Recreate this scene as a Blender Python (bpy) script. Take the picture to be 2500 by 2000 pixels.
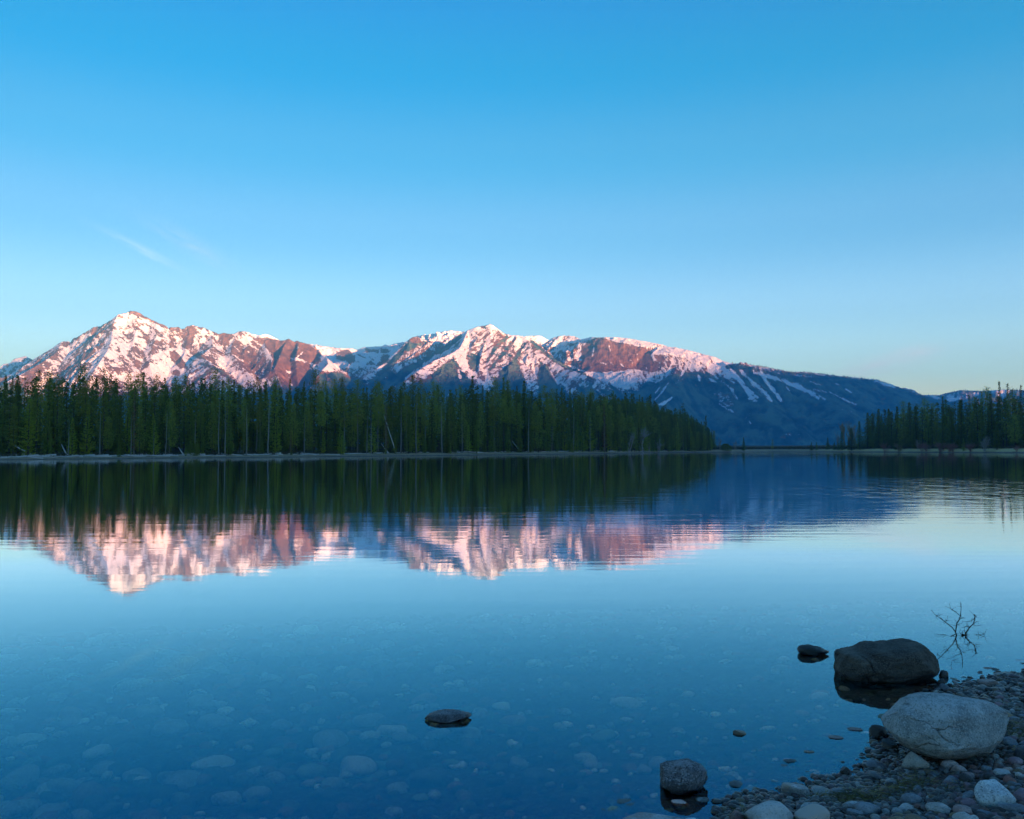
import bpy, math, random
import numpy as np
from mathutils import Vector, Matrix

for o in list(bpy.data.objects):
    bpy.data.objects.remove(o, do_unlink=True)
SC = bpy.context.scene
COL = SC.collection
R = math.radians

# ------------------------------------------------------------------ camera
F = 2165.0                      # focal length in photo pixels (photo 2500 x 2000)
EYE = 1.3                       # eye height above the water
PITCH = math.atan(102.0 / F)
ROLL = 0.0019
_r0 = np.array([1.0, 0, 0]); _f = np.array([0, math.cos(PITCH), math.sin(PITCH)]); _u0 = np.array([0, -math.sin(PITCH), math.cos(PITCH)])
_r = math.cos(ROLL) * _r0 - math.sin(ROLL) * _u0
_u = math.sin(ROLL) * _r0 + math.cos(ROLL) * _u0
cam_data = bpy.data.cameras.new('camera')
cam = bpy.data.objects.new('camera', cam_data)
COL.objects.link(cam)
cam_data.sensor_width = 36.0
cam_data.sensor_fit = 'HORIZONTAL'
cam_data.lens = 36.0 * F / 2500.0
cam_data.clip_start = 0.05
cam_data.clip_end = 80000.0
cam.matrix_world = Matrix(((_r[0], _u[0], -_f[0], 0), (_r[1], _u[1], -_f[1], 0), (_r[2], _u[2], -_f[2], EYE), (0, 0, 0, 1)))
SC.camera = cam

# ------------------------------------------------------------------ sky, sun, exposure
SUN_EL, SUN_AZ = 1.5, 138.0
world = bpy.data.worlds.new('World')
SC.world = world
world.use_nodes = True
wn = world.node_tree
bg = wn.nodes['Background']
sky = wn.nodes.new('ShaderNodeTexSky')
sky.sky_type = 'NISHITA'
sky.sun_disc = False
sky.sun_elevation = R(SUN_EL)
sky.sun_rotation = R(SUN_AZ)
sky.altitude = 2000
sky.air_density = 1.0
sky.dust_density = 0.4
sky.ozone_density = 3.0
bg.inputs['Strength'].default_value = 0.057
# tint laid over the sky by height, unseen overhead part brightened to light the scene, and three thin wisps of cloud
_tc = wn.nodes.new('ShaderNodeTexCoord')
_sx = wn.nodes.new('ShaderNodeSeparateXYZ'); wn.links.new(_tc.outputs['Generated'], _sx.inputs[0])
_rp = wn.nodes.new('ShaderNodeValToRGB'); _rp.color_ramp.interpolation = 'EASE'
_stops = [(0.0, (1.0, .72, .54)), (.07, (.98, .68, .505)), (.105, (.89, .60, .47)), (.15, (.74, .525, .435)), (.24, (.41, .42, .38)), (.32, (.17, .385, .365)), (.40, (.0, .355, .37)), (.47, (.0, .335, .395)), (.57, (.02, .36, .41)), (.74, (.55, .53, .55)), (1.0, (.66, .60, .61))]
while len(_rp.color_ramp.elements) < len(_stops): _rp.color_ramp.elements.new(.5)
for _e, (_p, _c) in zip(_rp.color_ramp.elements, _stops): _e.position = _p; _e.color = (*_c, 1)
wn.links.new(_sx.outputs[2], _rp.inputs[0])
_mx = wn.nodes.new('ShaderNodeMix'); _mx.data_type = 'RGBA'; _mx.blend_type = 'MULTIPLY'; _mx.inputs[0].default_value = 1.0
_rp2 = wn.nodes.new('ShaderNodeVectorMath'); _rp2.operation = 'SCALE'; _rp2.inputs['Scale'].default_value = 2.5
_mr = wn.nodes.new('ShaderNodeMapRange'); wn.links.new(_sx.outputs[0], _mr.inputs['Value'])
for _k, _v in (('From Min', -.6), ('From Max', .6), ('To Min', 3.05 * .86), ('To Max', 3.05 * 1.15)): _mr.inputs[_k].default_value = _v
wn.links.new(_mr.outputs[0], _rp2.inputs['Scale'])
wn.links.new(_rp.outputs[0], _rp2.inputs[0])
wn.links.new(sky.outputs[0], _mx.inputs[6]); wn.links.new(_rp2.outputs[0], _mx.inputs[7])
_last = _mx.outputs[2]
def _wisp(px, py, ang, la, lb, strength, col, seed):
    """A streak of cirrus: direction of its middle, slant, half length and half width (radians)."""
    global _last
    c = _f + (px - 1250.0) / F * _r + (1000.0 - py) / F * _u; c = c / np.linalg.norm(c)
    e1 = np.cross([0, 0, 1.0], -c); e1 /= np.linalg.norm(e1); e2 = np.cross(e1, -c) * -1
    if e2[2] < 0: e2 = -e2
    a1 = e1 * math.cos(ang) + e2 * math.sin(ang); a2 = -e1 * math.sin(ang) + e2 * math.cos(ang)
    def mth(op, x, y):
        q = wn.nodes.new('ShaderNodeMath'); q.operation = op
        for i, v in ((0, x), (1, y)):
            if isinstance(v, bpy.types.NodeSocket): wn.links.new(v, q.inputs[i])
            else: q.inputs[i].default_value = v
        return q.outputs[0]
    def dot(ax):
        q = wn.nodes.new('ShaderNodeVectorMath'); q.operation = 'DOT_PRODUCT'
        wn.links.new(_tc.outputs['Generated'], q.inputs[0]); q.inputs[1].default_value = tuple(ax); return q.outputs['Value']
    A = dot(a1); B = dot(a2)
    nz = wn.nodes.new('ShaderNodeTexNoise'); mp = wn.nodes.new('ShaderNodeCombineXYZ')
    wn.links.new(mth('MULTIPLY', A, .9 / la), mp.inputs[0]); wn.links.new(mth('MULTIPLY', B, 1.2 / lb), mp.inputs[1]); mp.inputs[2].default_value = seed
    wn.links.new(mp.outputs[0], nz.inputs['Vector']); nz.inputs['Scale'].default_value = 1.0; nz.inputs['Detail'].default_value = 5; nz.inputs['Roughness'].default_value = .6; nz.inputs['Distortion'].default_value = .8
    bb = mth('ADD', B, mth('MULTIPLY', mth('SUBTRACT', nz.outputs['Fac'], .5), lb * 1.2))
    r2 = mth('ADD', mth('POWER', mth('ABSOLUTE', mth('DIVIDE', A, la), 0), 2.0), mth('POWER', mth('ABSOLUTE', mth('DIVIDE', bb, lb), 0), 2.0))
    m_ = mth('MULTIPLY', mth('POWER', 2.718, mth('MULTIPLY', r2, -1.0)), mth('MULTIPLY', mth('MAXIMUM', mth('SUBTRACT', nz.outputs['Fac'], .3), 0.0), strength * 2.5))
    front = mth('GREATER_THAN', dot(c), 0.0)
    q = wn.nodes.new('ShaderNodeMix'); q.data_type = 'RGBA'; q.blend_type = 'MIX'
    wn.links.new(mth('MULTIPLY', m_, front), q.inputs[0]); wn.links.new(_last, q.inputs[6]); q.inputs[7].default_value = (*col, 1)
    _last = q.outputs[2]
_wisp(345, 608, -.42, .036,   .0035, .6, (1.5, 1.75, 1.9), 1.0)
_wisp(470, 600, -.50, .040, .009, .45, (1.1, 1.35, 1.5), 4.0)
_wisp(2140, 895, .22, .045, .009, 1.0, (1.75, 1.7, 1.75), 7.0)
_wisp(2230, 862, .10, .022, .007, .8, (1.7, 1.7, 1.75), 9.0)
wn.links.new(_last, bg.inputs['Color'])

sun_data = bpy.data.lights.new('sun', 'SUN')
sun_data.energy = 5.0
sun_data.color = (1.0, 0.41, 0.185)
sun_data.angle = R(0.9)
sun = bpy.data.objects.new('sun', sun_data)
COL.objects.link(sun)
SUN_DIR = Vector((math.sin(R(SUN_AZ)) * math.cos(R(SUN_EL)), math.cos(R(SUN_AZ)) * math.cos(R(SUN_EL)), math.sin(R(SUN_EL))))
sun.rotation_euler = SUN_DIR.to_track_quat('Z', 'Y').to_euler()
sun.location = (300, -300, 200)

SC.view_settings.view_transform = 'Standard'
SC.view_settings.look = 'None'
SC.view_settings.exposure = 3.53
SC.view_settings.gamma = 1.0
SC.render.engine = 'CYCLES'
SC.cycles.use_denoising = True
SC.cycles.denoiser = 'OPENIMAGEDENOISE'
SC.cycles.denoising_input_passes = 'RGB_ALBEDO'
SC.cycles.use_adaptive_sampling = False
SC.cycles.max_bounces = 8
SC.cycles.transparent_max_bounces = 12
SC.cycles.volume_bounces = 0
SC.cycles.caustics_reflective = False
SC.cycles.caustics_refractive = False

# ------------------------------------------------------------------ helpers
def ray(px, py):
    return _f + (px - 1250.0) / F * _r + (1000.0 - py) / F * _u

def at(px, py, z=0.0):
    """Point of height z seen at a photo pixel."""
    d = ray(px, py)
    t = (z - EYE) / d[2]
    return np.array([d[0] * t, d[1] * t, z])

def far(px, py, y):
    """Point at the depth y seen at a photo pixel."""
    d = ray(px, py)
    t = y / d[1]
    return np.array([d[0] * t, y, EYE + d[2] * t])

def proj(P):
    P = np.asarray(P, float) - np.array([0, 0, EYE])
    w = P @ _f
    return 1250.0 + F * (P @ _r) / w, 1000.0 - F * (P @ _u) / w

_prm = np.random.RandomState(5).permutation(1024)
_grd = np.random.RandomState(6).uniform(0, 2 * math.pi, 1024)
def perlin(x, y):
    xi = np.floor(x).astype(int); yi = np.floor(y).astype(int)
    xf = x - xi; yf = y - yi
    def g(ix, iy, dx, dy):
        a = _grd[_prm[(_prm[ix & 1023] + iy) & 1023]]
        return np.cos(a) * dx + np.sin(a) * dy
    u = xf * xf * xf * (xf * (xf * 6 - 15) + 10); v = yf * yf * yf * (yf * (yf * 6 - 15) + 10)
    n00 = g(xi, yi, xf, yf); n10 = g(xi + 1, yi, xf - 1, yf)
    n01 = g(xi, yi + 1, xf, yf - 1); n11 = g(xi + 1, yi + 1, xf - 1, yf - 1)
    return ((n00 * (1 - u) + n10 * u) * (1 - v) + (n01 * (1 - u) + n11 * u) * v) * 1.5

def fbm(x, y, octv=5, gain=0.5, ridged=False):
    t = np.zeros_like(x); a = 1.0; tot = 0
    for i in range(octv):
        n = perlin(x * 2 ** i + 17.3 * i, y * 2 ** i - 9.1 * i)
        if ridged: n = 1 - 2 * np.abs(n)
        t += a * n; tot += a; a *= gain
    return t / tot

def sstep(a, b, x):
    t = np.clip((x - a) / (b - a), 0, 1)
    return t * t * (3 - 2 * t)

def mesh_np(name, V, faces=None, quads=None, smooth=False, attrs=None, cols=None):
    """Mesh from numpy arrays: V (n,3), faces (m,k) with k = 3 or 4."""
    me = bpy.data.meshes.new(name)
    V = np.asarray(V, np.float32); Fc = np.asarray(faces, np.int32)
    n, k = len(Fc), Fc.shape[1]
    me.vertices.add(len(V)); me.vertices.foreach_set('co', V.ravel())
    me.loops.add(n * k); me.loops.foreach_set('vertex_index', Fc.ravel())
    me.polygons.add(n)
    me.polygons.foreach_set('loop_start', np.arange(0, n * k, k, dtype=np.int32))
    me.polygons.foreach_set('loop_total', np.full(n, k, np.int32))
    me.polygons.foreach_set('use_smooth', np.full(n, smooth, bool))
    for an, av in (attrs or {}).items():
        a = me.attributes.new(an, 'FLOAT', 'POINT'); a.data.foreach_set('value', np.asarray(av, np.float32).ravel())
    for an, av in (cols or {}).items():
        a = me.attributes.new(an, 'FLOAT_COLOR', 'POINT'); av = np.asarray(av, np.float32)
        a.data.foreach_set('color', np.concatenate([av, np.ones((len(av), 1), np.float32)], 1).ravel())
    me.update(calc_edges=True); me.validate()
    return me

def grid_faces(nr, nc):
    i = np.arange((nr - 1) * nc).reshape(nr - 1, nc)[:, :-1].ravel()
    return np.stack([i, i + 1, i + nc + 1, i + nc], 1)

def link(name, me, mat=None, parent=None, loc=None):
    o = bpy.data.objects.new(name, me)
    COL.objects.link(o)
    if mat is not None and me is not None and not me.materials: me.materials.append(mat)
    if parent is not None: o.parent = parent
    if loc is not None: o.location = loc
    return o

def tag(o, label=None, cat=None, group=None, kind=None):
    if label: o['label'] = label
    if cat: o['category'] = cat
    if group: o['group'] = group
    if kind: o['kind'] = kind
    return o

def new_mat(name):
    m = bpy.data.materials.new(name); m.use_nodes = True
    nt = m.node_tree; nt.nodes.clear()
    out = nt.nodes.new('ShaderNodeOutputMaterial')
    return m, nt, out

class N:
    """Small node-building helper."""
    def __init__(s, nt): s.nt = nt
    def __call__(s, typ, ins=None, **props):
        n = s.nt.nodes.new(typ)
        for k, v in props.items(): setattr(n, k, v)
        for k, v in (ins or {}).items():
            if isinstance(v, bpy.types.NodeSocket): s.nt.links.new(v, n.inputs[k])
            else: n.inputs[k].default_value = v
        return n
    def math(s, op, a, b=0.0, c=0.0, clamp=False):
        n = s('ShaderNodeMath', {0: a, 1: b, 2: c}, operation=op); n.use_clamp = clamp
        return n.outputs[0]
    def noise(s, vec, scale, detail=4, rough=0.5, dist=0.0):
        return s('ShaderNodeTexNoise', {'Vector': vec, 'Scale': scale, 'Detail': detail, 'Roughness': rough, 'Distortion': dist}).outputs['Fac']
    def maprange(s, v, a, b, c=0.0, d=1.0, smooth=True):
        n = s('ShaderNodeMapRange', {'Value': v, 'From Min': a, 'From Max': b, 'To Min': c, 'To Max': d})
        if smooth: n.interpolation_type = 'SMOOTHSTEP'
        return n.outputs['Result']
    def mix(s, f, a, b, mode='MIX'):
        n = s('ShaderNodeMix', data_type='RGBA', blend_type=mode)
        for i, v in ((0, f), (6, a), (7, b)):
            if isinstance(v, bpy.types.NodeSocket): s.nt.links.new(v, n.inputs[i])
            else: n.inputs[i].default_value = v if i == 0 else (*v, 1.0)
        return n.outputs[2]
    def ramp(s, f, stops, interp='LINEAR'):
        n = s('ShaderNodeValToRGB', {'Fac': f}); e = n.color_ramp
        e.interpolation = interp
        while len(e.elements) < len(stops): e.elements.new(0.5)
        for el, (p, c) in zip(e.elements, stops): el.position = p; el.color = (*c, 1)
        return n.outputs['Color']
    def coord(s, scale=None, out='Object'):
        c = s('ShaderNodeTexCoord').outputs[out]
        if scale is None: return c
        return s('ShaderNodeMapping', {'Vector': c, 'Scale': scale}).outputs[0]
    def attr(s, name, out='Fac'): return s('ShaderNodeAttribute', attribute_name=name).outputs[out]
    def bsdf(s, col, rough=0.8, normal=None, spec=0.3):
        ins = {'Base Color': col if isinstance(col, bpy.types.NodeSocket) else (*col, 1), 'Roughness': rough, 'Specular IOR Level': spec}
        if normal is not None: ins['Normal'] = normal
        return s('ShaderNodeBsdfPrincipled', ins).outputs[0]
    def bump(s, h, strength=0.5, dist=0.1):
        return s('ShaderNodeBump', {'Height': h, 'Strength': strength, 'Distance': dist}).outputs[0]

# ------------------------------------------------------------------ ground: one sheet, lake bed + near shore + hills behind
SHORE_PX = [(2500, 1640), (2440, 1652), (2390, 1664), (2340, 1672), (2300, 1690), (2270, 1740), (2200, 1800), (2178, 1835), (2150, 1862), (2100, 1888),
            (2050, 1903), (2005, 1918), (1985, 1935), (1930, 1948), (1868, 1950), (1822, 1975), (1795, 2000)]
_sp = [tuple(at(*p)[:2]) for p in SHORE_PX]
SHORE = np.array([(600, 300), (150, 75), (40, 24), (14, 10.2), (7, 7.0), (4.2, 5.7)] + _sp + [(0.86, 2.8), (0.5, 2.1), (-1.2, 1.2), (-5, 0.6), (-20, -3), (-150, -25), (-800, -60)])

_SG = SHORE[1:] - SHORE[:-1]; _SL = (_SG ** 2).sum(1)
def shore_sd(x, y):
    """Signed distance to the near waterline, positive on land."""
    if x.ndim == 0:
        dx, dy = _SG[:, 0], _SG[:, 1]; ax, ay = SHORE[:-1, 0], SHORE[:-1, 1]
        t = np.minimum(np.maximum(((x - ax) * dx + (y - ay) * dy) / _SL, 0), 1)
        ex, ey = x - ax - t * dx, y - ay - t * dy; d = ex * ex + ey * ey; k_ = int(d.argmin())
        return np.float64(math.sqrt(d[k_]) * (1.0 if dx[k_] * (y - ay[k_]) - dy[k_] * (x - ax[k_]) > 0 else -1.0))
    best = np.full(x.shape, 1e9); sign = np.ones(x.shape)
    for (ax, ay), (bx, by) in zip(SHORE[:-1], SHORE[1:]):
        dx, dy = bx - ax, by - ay
        t = np.clip(((x - ax) * dx + (y - ay) * dy) / (dx * dx + dy * dy), 0, 1)
        ex, ey = x - ax - t * dx, y - ay - t * dy
        d = np.hypot(ex, ey)
        cr = dx * (y - ay) - dy * (x - ax)
        m = d < best - 1e-9
        best = np.where(m, d, best); sign = np.where(m, np.where(cr > 0, 1.0, -1.0), sign)
    return best * sign

def ground_z(x, y):
    x = np.asarray(x, float); y = np.asarray(y, float)
    sd = shore_sd(x, y)
    land = 0.075 * np.clip(sd, 0, 6) + 1.2 * (1 - np.exp(-np.clip(sd - 6, 0, None) / 25)) + 6 * (1 - np.exp(-np.clip(sd - 30, 0, None) / 300))
    d = np.clip(-sd, 0, None)
    bed = -(0.085 * d - 0.0008 * np.clip(d, 0, 40) ** 2) ; bed = np.maximum(bed, -2.6)
    near = np.clip(1 - np.hypot(x, y) / 40, 0, 1)
    z = np.where(sd > 0, land, bed) + near * (0.018 * fbm(x * 1.1, y * 1.1, 4) + 0.03 * fbm(x * 0.35 + 7, y * 0.35, 2) * np.clip(np.abs(sd), 0, 1))
    # hills to the east, behind the viewer, that still shade the valley at sunrise
    hx = np.interp(x, [-9000, 0, 4000, 5300, 6370, 9500, 11000, 12000, 15000], [250, 260, 520, 720, 786, 950, 1045, 1090, 1250])
    hill = hx * np.exp(-((y + 3000) / 750.0) ** 2) * (1 + 0.05 * fbm(x / 900, y / 900, 4))
    return z + np.where(sd > 0, hill * sstep(400, 2500, -y), 0)

def axis(dense, far_):
    a = [0.0]; s = 0.045
    while a[-1] < far_:
        if a[-1] > dense: s *= 1.12
        a.append(a[-1] + min(s, 330))
    a[-1] = far_
    return np.array(a)
_ax = axis(4.2, 15000); gx = np.concatenate([-_ax[::-1][:-1], _ax])
_ay = axis(7.5, 12500); _ab = axis(1.0, 4500); gy = np.concatenate([-_ab[::-1][:-1], _ay])
GX, GY = np.meshgrid(gx, gy)
GZ = ground_z(GX, GY)
m, nt, out = new_mat('shore_gravel_ground'); n = N(nt)
co = n.coord()
v1 = n('ShaderNodeTexVoronoi', {'Vector': co, 'Scale': 55.0}); v2 = n('ShaderNodeTexVoronoi', {'Vector': co, 'Scale': 130.0})
c1 = n.ramp(n('ShaderNodeSeparateColor', {0: v1.outputs['Color']}).outputs[0], [(0, (.05, .05, .055)), (.35, (.1, .09, .09)), (.6, (.085, .055, .05)), (.8, (.15, .14, .13)), (1, (.24, .23, .22))])
grit = n.noise(co, 160, 5)
colr = n.mix(0.5, c1, n.ramp(grit, [(.3, (.035, .032, .032)), (.7, (.13, .12, .115))]))
sep = n('ShaderNodeSeparateXYZ', {0: co})
moss = n.math('MULTIPLY', n.maprange(n.noise(co, 3.0, 5), .55, .66), 0.5)
colr = n.mix(moss, colr, (.05, .052, .02))
upwell_tint = n.math('MULTIPLY', n.maprange(sep.outputs[1], 7.5, 13), n.maprange(sep.outputs[2], -.15, -.5))
colr = n.mix(upwell_tint, colr, (.30, .38, .42))  # paler blue bed farther out stands in for light scattered up by the water
fl = n.maprange(n.math('ABSOLUTE', sep.outputs[1]), 60, 400)
colr = n.mix(fl, colr, (.05, .06, .04))
nt.links.new(n.bsdf(colr, .55, n.bump(n.math('ADD', v1.outputs['Distance'], v2.outputs['Distance']), .8, .008), .4), out.inputs[0])
ground_me = mesh_np('ground', np.stack([GX, GY, GZ], -1).reshape(-1, 3), grid_faces(*GX.shape), smooth=True)
tag(link('ground', ground_me, m), 'gravel shore and lake bed sloping under the clear water', None, None, 'structure')

# ------------------------------------------------------------------ water
m, nt, out = new_mat('lake_water'); n = N(nt)
big = n.noise(n.coord((0.03, 0.05, 1)), 1.0, 2)
w1 = n.noise(n.coord((.10, .5, 1)), 1.0, 2, .45, .3); w2 = n.noise(n.coord((.5, 3.2, 1)), 1.0, 3, .5, .2); w3 = n.noise(n.coord((1.1, .55, 1)), 1.0, 2, .5, .2)
geo = n('ShaderNodeNewGeometry').outputs['Position']
sp = n('ShaderNodeSeparateXYZ', {0: geo})
# a breath of wind on the lake off the second point
bx = n.math('DIVIDE', n.math('SUBTRACT', sp.outputs[0], 17.0), 11.0); by = n.math('DIVIDE', n.math('SUBTRACT', sp.outputs[1], 32.0), 17.0)
br = n.maprange(n.math('ADD', n.math('MULTIPLY', bx, bx), n.math('MULTIPLY', by, by)), 1.1, 0.1)
calm = n.maprange(sp.outputs[1], 5, 14, 0.3, 1.0)
amp = n.math('MULTIPLY', calm, n.maprange(big, .35, .65, .55, 1.3))
hgt = n.math('ADD', n.math('MULTIPLY', n.math('ADD', w1, n.math('MULTIPLY', w2, .55)), amp), n.math('MULTIPLY', n.math('MULTIPLY', br, n.math('ADD', w3, n.math('MULTIPLY', w2, .25))), 4.0))
nrm = n.bump(hgt, 1.0, 0.0045)
def fre(ior): return n('ShaderNodeFresnel', {'IOR': ior, 'Normal': nrm}).outputs[0]
def fpow(ior, p, k): return n.math('MULTIPLY', n.math('POWER', fre(ior), p), k, clamp=True)
fR = fpow(1.6, 3.0, 4.5); fG = fpow(1.9, 2.0, 2.75); fB = fpow(2.6, 2.3, 3.9)
frgb = n('ShaderNodeCombineColor', {0: fR, 1: fG, 2: fB}).outputs[0]
trgb = n('ShaderNodeCombineColor', {i: n.math('SUBTRACT', 1.0, q) for i, q in enumerate((fR, fG, fB))}).outputs[0]
gl = n('ShaderNodeBsdfGlossy', {'Color': frgb, 'Roughness': 0.03, 'Normal': nrm}).outputs[0]
tr = n('ShaderNodeBsdfTransparent', {'Color': trgb}).outputs[0]
mx = n('ShaderNodeAddShader', {0: gl, 1: tr}).outputs[0]
nt.links.new(mx, out.inputs[0])
va = n('ShaderNodeVolumeAbsorption', {'Color': (.08, .80, .975, 1), 'Density': .75})
nt.links.new(va.outputs[0], out.inputs['Volume'])
wb = 3.4
V = [(x, y, z) for z in (-wb, 0.0) for y in (-300.0, 1400.0) for x in (-2500.0, 2500.0)]
wq = [(0, 2, 3, 1), (4, 5, 7, 6), (0, 1, 5, 4), (2, 6, 7, 3), (0, 4, 6, 2), (1, 3, 7, 5)]
tag(link('water', mesh_np('water', V, wq), m), 'calm clear lake mirroring the forest and mountains', None, None, 'structure')

# ------------------------------------------------------------------ far shore
FD_U = [-700, -400, 0, 350, 700, 1000, 1300, 1500, 1650, 1900, 2050, 2200, 2350, 2500, 2900, 3300]
FD_D = [105, 120, 150, 176, 208, 258, 335, 470, 690, 950, 800, 620, 500, 430, 340, 300]
BERM = [.42, .42, .42, .5, .65, .85, 1.1, 1.5, 2.3, 3.2, 3.0, 2.7, 2.4, 2.2, 2, 2]
def shore_d(u): return np.interp(u, FD_U, FD_D)
def berm(u): return np.interp(u, FD_U, BERM)
def berm_len(u): return 4 + 0.035 * shore_d(u)
def far_z(u, t):
    """Land height at t metres behind the far waterline along the column u."""
    L = berm_len(u); b = berm(u)
    up = b * sstep(0, 1, t / L) ** 0.8
    up = np.where(t < 0, 0.15 * t, up)
    return up + 0.012 * np.clip(t - L, 0, 900)
fu = np.arange(-700, 3301, 8.0)
ft = np.array([-8, -3, 0, .7, 1.5, 2.5, 4, 6, 8, 10, 12, 15, 18, 22, 28, 36, 50, 75, 110, 160, 250, 400, 700, 1200, 2000, 2900])
FU, FT = np.meshgrid(fu, ft)
FD = shore_d(FU)
wob = fbm(FU / 40, FU * 0, 4) * 0.012 * FD
Y = FD + FT + wob * (FT < 60)
X = (FU - 1250) / F * Y
Z = far_z(FU, FT) + np.where((FT > 0) & (FT < 40), .12 * fbm(X / 3, Y / 3, 3), 0)
tt = FT / berm_len(FU)
m, nt, out = new_mat('far_shore_ground'); n = N(nt)
co = n.coord()
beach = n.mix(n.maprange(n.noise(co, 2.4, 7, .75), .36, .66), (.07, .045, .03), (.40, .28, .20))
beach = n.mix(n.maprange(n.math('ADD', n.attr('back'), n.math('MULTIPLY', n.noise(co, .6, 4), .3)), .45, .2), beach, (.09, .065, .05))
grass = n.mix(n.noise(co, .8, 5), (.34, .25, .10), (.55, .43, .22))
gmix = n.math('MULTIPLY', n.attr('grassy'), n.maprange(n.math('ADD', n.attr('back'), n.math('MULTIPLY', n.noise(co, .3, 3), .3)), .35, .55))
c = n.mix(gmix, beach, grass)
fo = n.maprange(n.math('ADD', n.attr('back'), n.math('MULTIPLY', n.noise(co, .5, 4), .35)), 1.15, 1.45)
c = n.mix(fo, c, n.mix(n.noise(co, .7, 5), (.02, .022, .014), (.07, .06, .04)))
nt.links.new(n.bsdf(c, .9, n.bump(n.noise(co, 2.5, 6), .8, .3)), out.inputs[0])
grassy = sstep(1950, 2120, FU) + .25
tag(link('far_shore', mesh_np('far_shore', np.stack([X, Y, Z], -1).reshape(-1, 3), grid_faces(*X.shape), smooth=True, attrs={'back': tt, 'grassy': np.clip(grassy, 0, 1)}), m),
    'low far shore with a pale gravel beach and dark forest floor', None, None, 'structure')

# ------------------------------------------------------------------ mountains: a height field grown from ridge lines
def pl(D, pts): return [(u, v, D if not isinstance(D, (list, tuple)) else np.interp(i / max(1, len(pts) - 1), np.linspace(0, 1, len(D)), D)) for i, (u, v) in enumerate(pts)]
RIDGES = []
def ridge(D, pts, s1=.75, d1=400, s2=.55): RIDGES.append((pl(D, pts), s1, d1, s2))
# small peaks left of the pyramid
ridge(7600, [(-500, 960), (-300, 915), (-200, 925), (-120, 895), (-60, 905), (0, 900), (8, 888), (28, 886), (35, 875), (50, 872), (64, 869), (80, 878), (100, 888), (140, 905)], .8)
# pyramid peak skyline
ridge([6300, 6500, 6600, 6700], [(40, 905), (90, 876), (97, 872.5), (105, 865), (119, 859), (132, 853), (140, 839), (152, 833.5), (166, 832.5), (171, 835.5), (181, 824), (197, 823), (203, 815), (216, 806), (230, 797.5),
      (243.5, 796.5), (259, 788), (273, 780), (290, 766), (310, 764), (312, 760.5), (321.5, 758), (335, 760.5), (351, 770), (370, 780), (390, 789), (407, 795.5), (412, 806)], .8, 500, .6)
ridge([6700, 6800, 6900], [(410, 804), (415.5, 798), (437, 798.5), (443, 803), (453.6, 801), (455.5, 795.5), (472, 793.6), (493.5, 798.4), (517, 808), (532.5, 814), (548, 812.5), (571, 815), (583, 808), (606.5, 810), (622, 820), (630, 825),
      (645.5, 829.6), (661, 826.7), (682.5, 832.5), (704, 826.7), (719.5, 833.5), (727, 831.5), (750.7, 840), (766, 849), (776, 858)], .95, 350, .55)
ridge([6900, 6500, 6000], [(776, 858), (786, 866), (799, 874), (801, 888), (785, 905), (770, 925), (750, 960)], 1.0, 300, .5)
# ribs of the pyramid
ridge([6520, 6100, 5600, 5200], [(290, 767), (274, 795), (276, 820), (264, 855), (240, 890), (215, 930), (190, 990)], .8)
ridge([6480, 6100, 5700], [(230, 798), (212, 835), (180, 870), (140, 900), (60, 935), (-40, 985)], .75)
ridge([6400, 6000, 5600], [(152, 834), (140, 858), (110, 880), (50, 915), (-40, 960)], .75)
ridge([6600, 6100, 5500], [(330, 762), (335, 800), (325, 840), (318, 880), (335, 930), (350, 990)], .7)
ridge([6600, 6200, 5800], [(380, 785), (385, 815), (372, 850), (365, 890), (380, 940)], .7)
ridge([6780, 6400, 5900], [(472, 794), (457, 830), (452, 860), (440, 885), (455, 930)], .85)
ridge([6800, 6300, 5700, 5300], [(517, 808), (520, 845), (490, 868), (520, 890), (560, 925), (620, 985)], .8)
ridge([6830, 6400, 5800], [(583, 808), (568, 840), (565, 862), (585, 890), (620, 925), (640, 985)], .8)
ridge([6850, 6500, 6000], [(645, 830), (650, 850), (665, 875), (660, 910), (690, 960)], .9)
ridge([6870, 6550, 6000], [(704, 827), (690, 850), (685, 865), (670, 900), (690, 950)], 1.1, 200, .6)
ridge([6880, 6600, 6200], [(727, 832), (728, 850), (722, 872), (725, 910), (730, 960)], 1.1, 200, .6)
# distant snow shelf behind the brown cliffs, and the cirque
ridge(8600, [(560, 835), (614, 815), (630, 819), (639.6, 819), (646.5, 815), (657, 818), (682, 830.6), (700, 835), (756, 840), (790, 845), (820, 849.5)], .35, 900, .45)
ridge(8900, [(780, 850), (817.5, 850.6), (829, 848.6), (856.5, 849.6), (872, 853.5), (887.7, 846.7), (932.5, 844.7), (940, 840), (950, 844), (960, 841), (975, 848.6), (1010, 858)], .8, 250, .4)
ridge([8700, 8200, 7600], [(829, 850), (845, 868), (868, 884), (880, 905)], .8, 150, .5)
ridge([8700, 8200, 7600], [(925, 848), (935, 870), (915, 890), (900, 905)], .8, 150, .5)
ridge([8000, 7500], [(780, 902), (830, 905), (880, 905), (930, 900)], .5, 200, .4)
# left shoulder of the middle peak and the snow dome
ridge([7300, 7200, 7400], [(940, 890), (975, 850.6), (985, 840), (997, 830), (1006.5, 823), (1018, 821), (1030, 828), (1050, 832), (1078, 842)], .75)
ridge(8300, [(1000, 835), (1018, 820), (1053, 817.5), (1073, 811.6), (1100, 806.8), (1108, 806.8), (1127, 810.6), (1145, 816)], .3, 700, .5)
ridge([7200, 6700, 6200], [(975, 851), (940, 885), (900, 915), (860, 950), (820, 1000)], .7)
ridge([7200, 6700, 6100], [(1050, 832), (1010, 865), (960, 905), (900, 955), (860, 1000)], .7)
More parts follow.
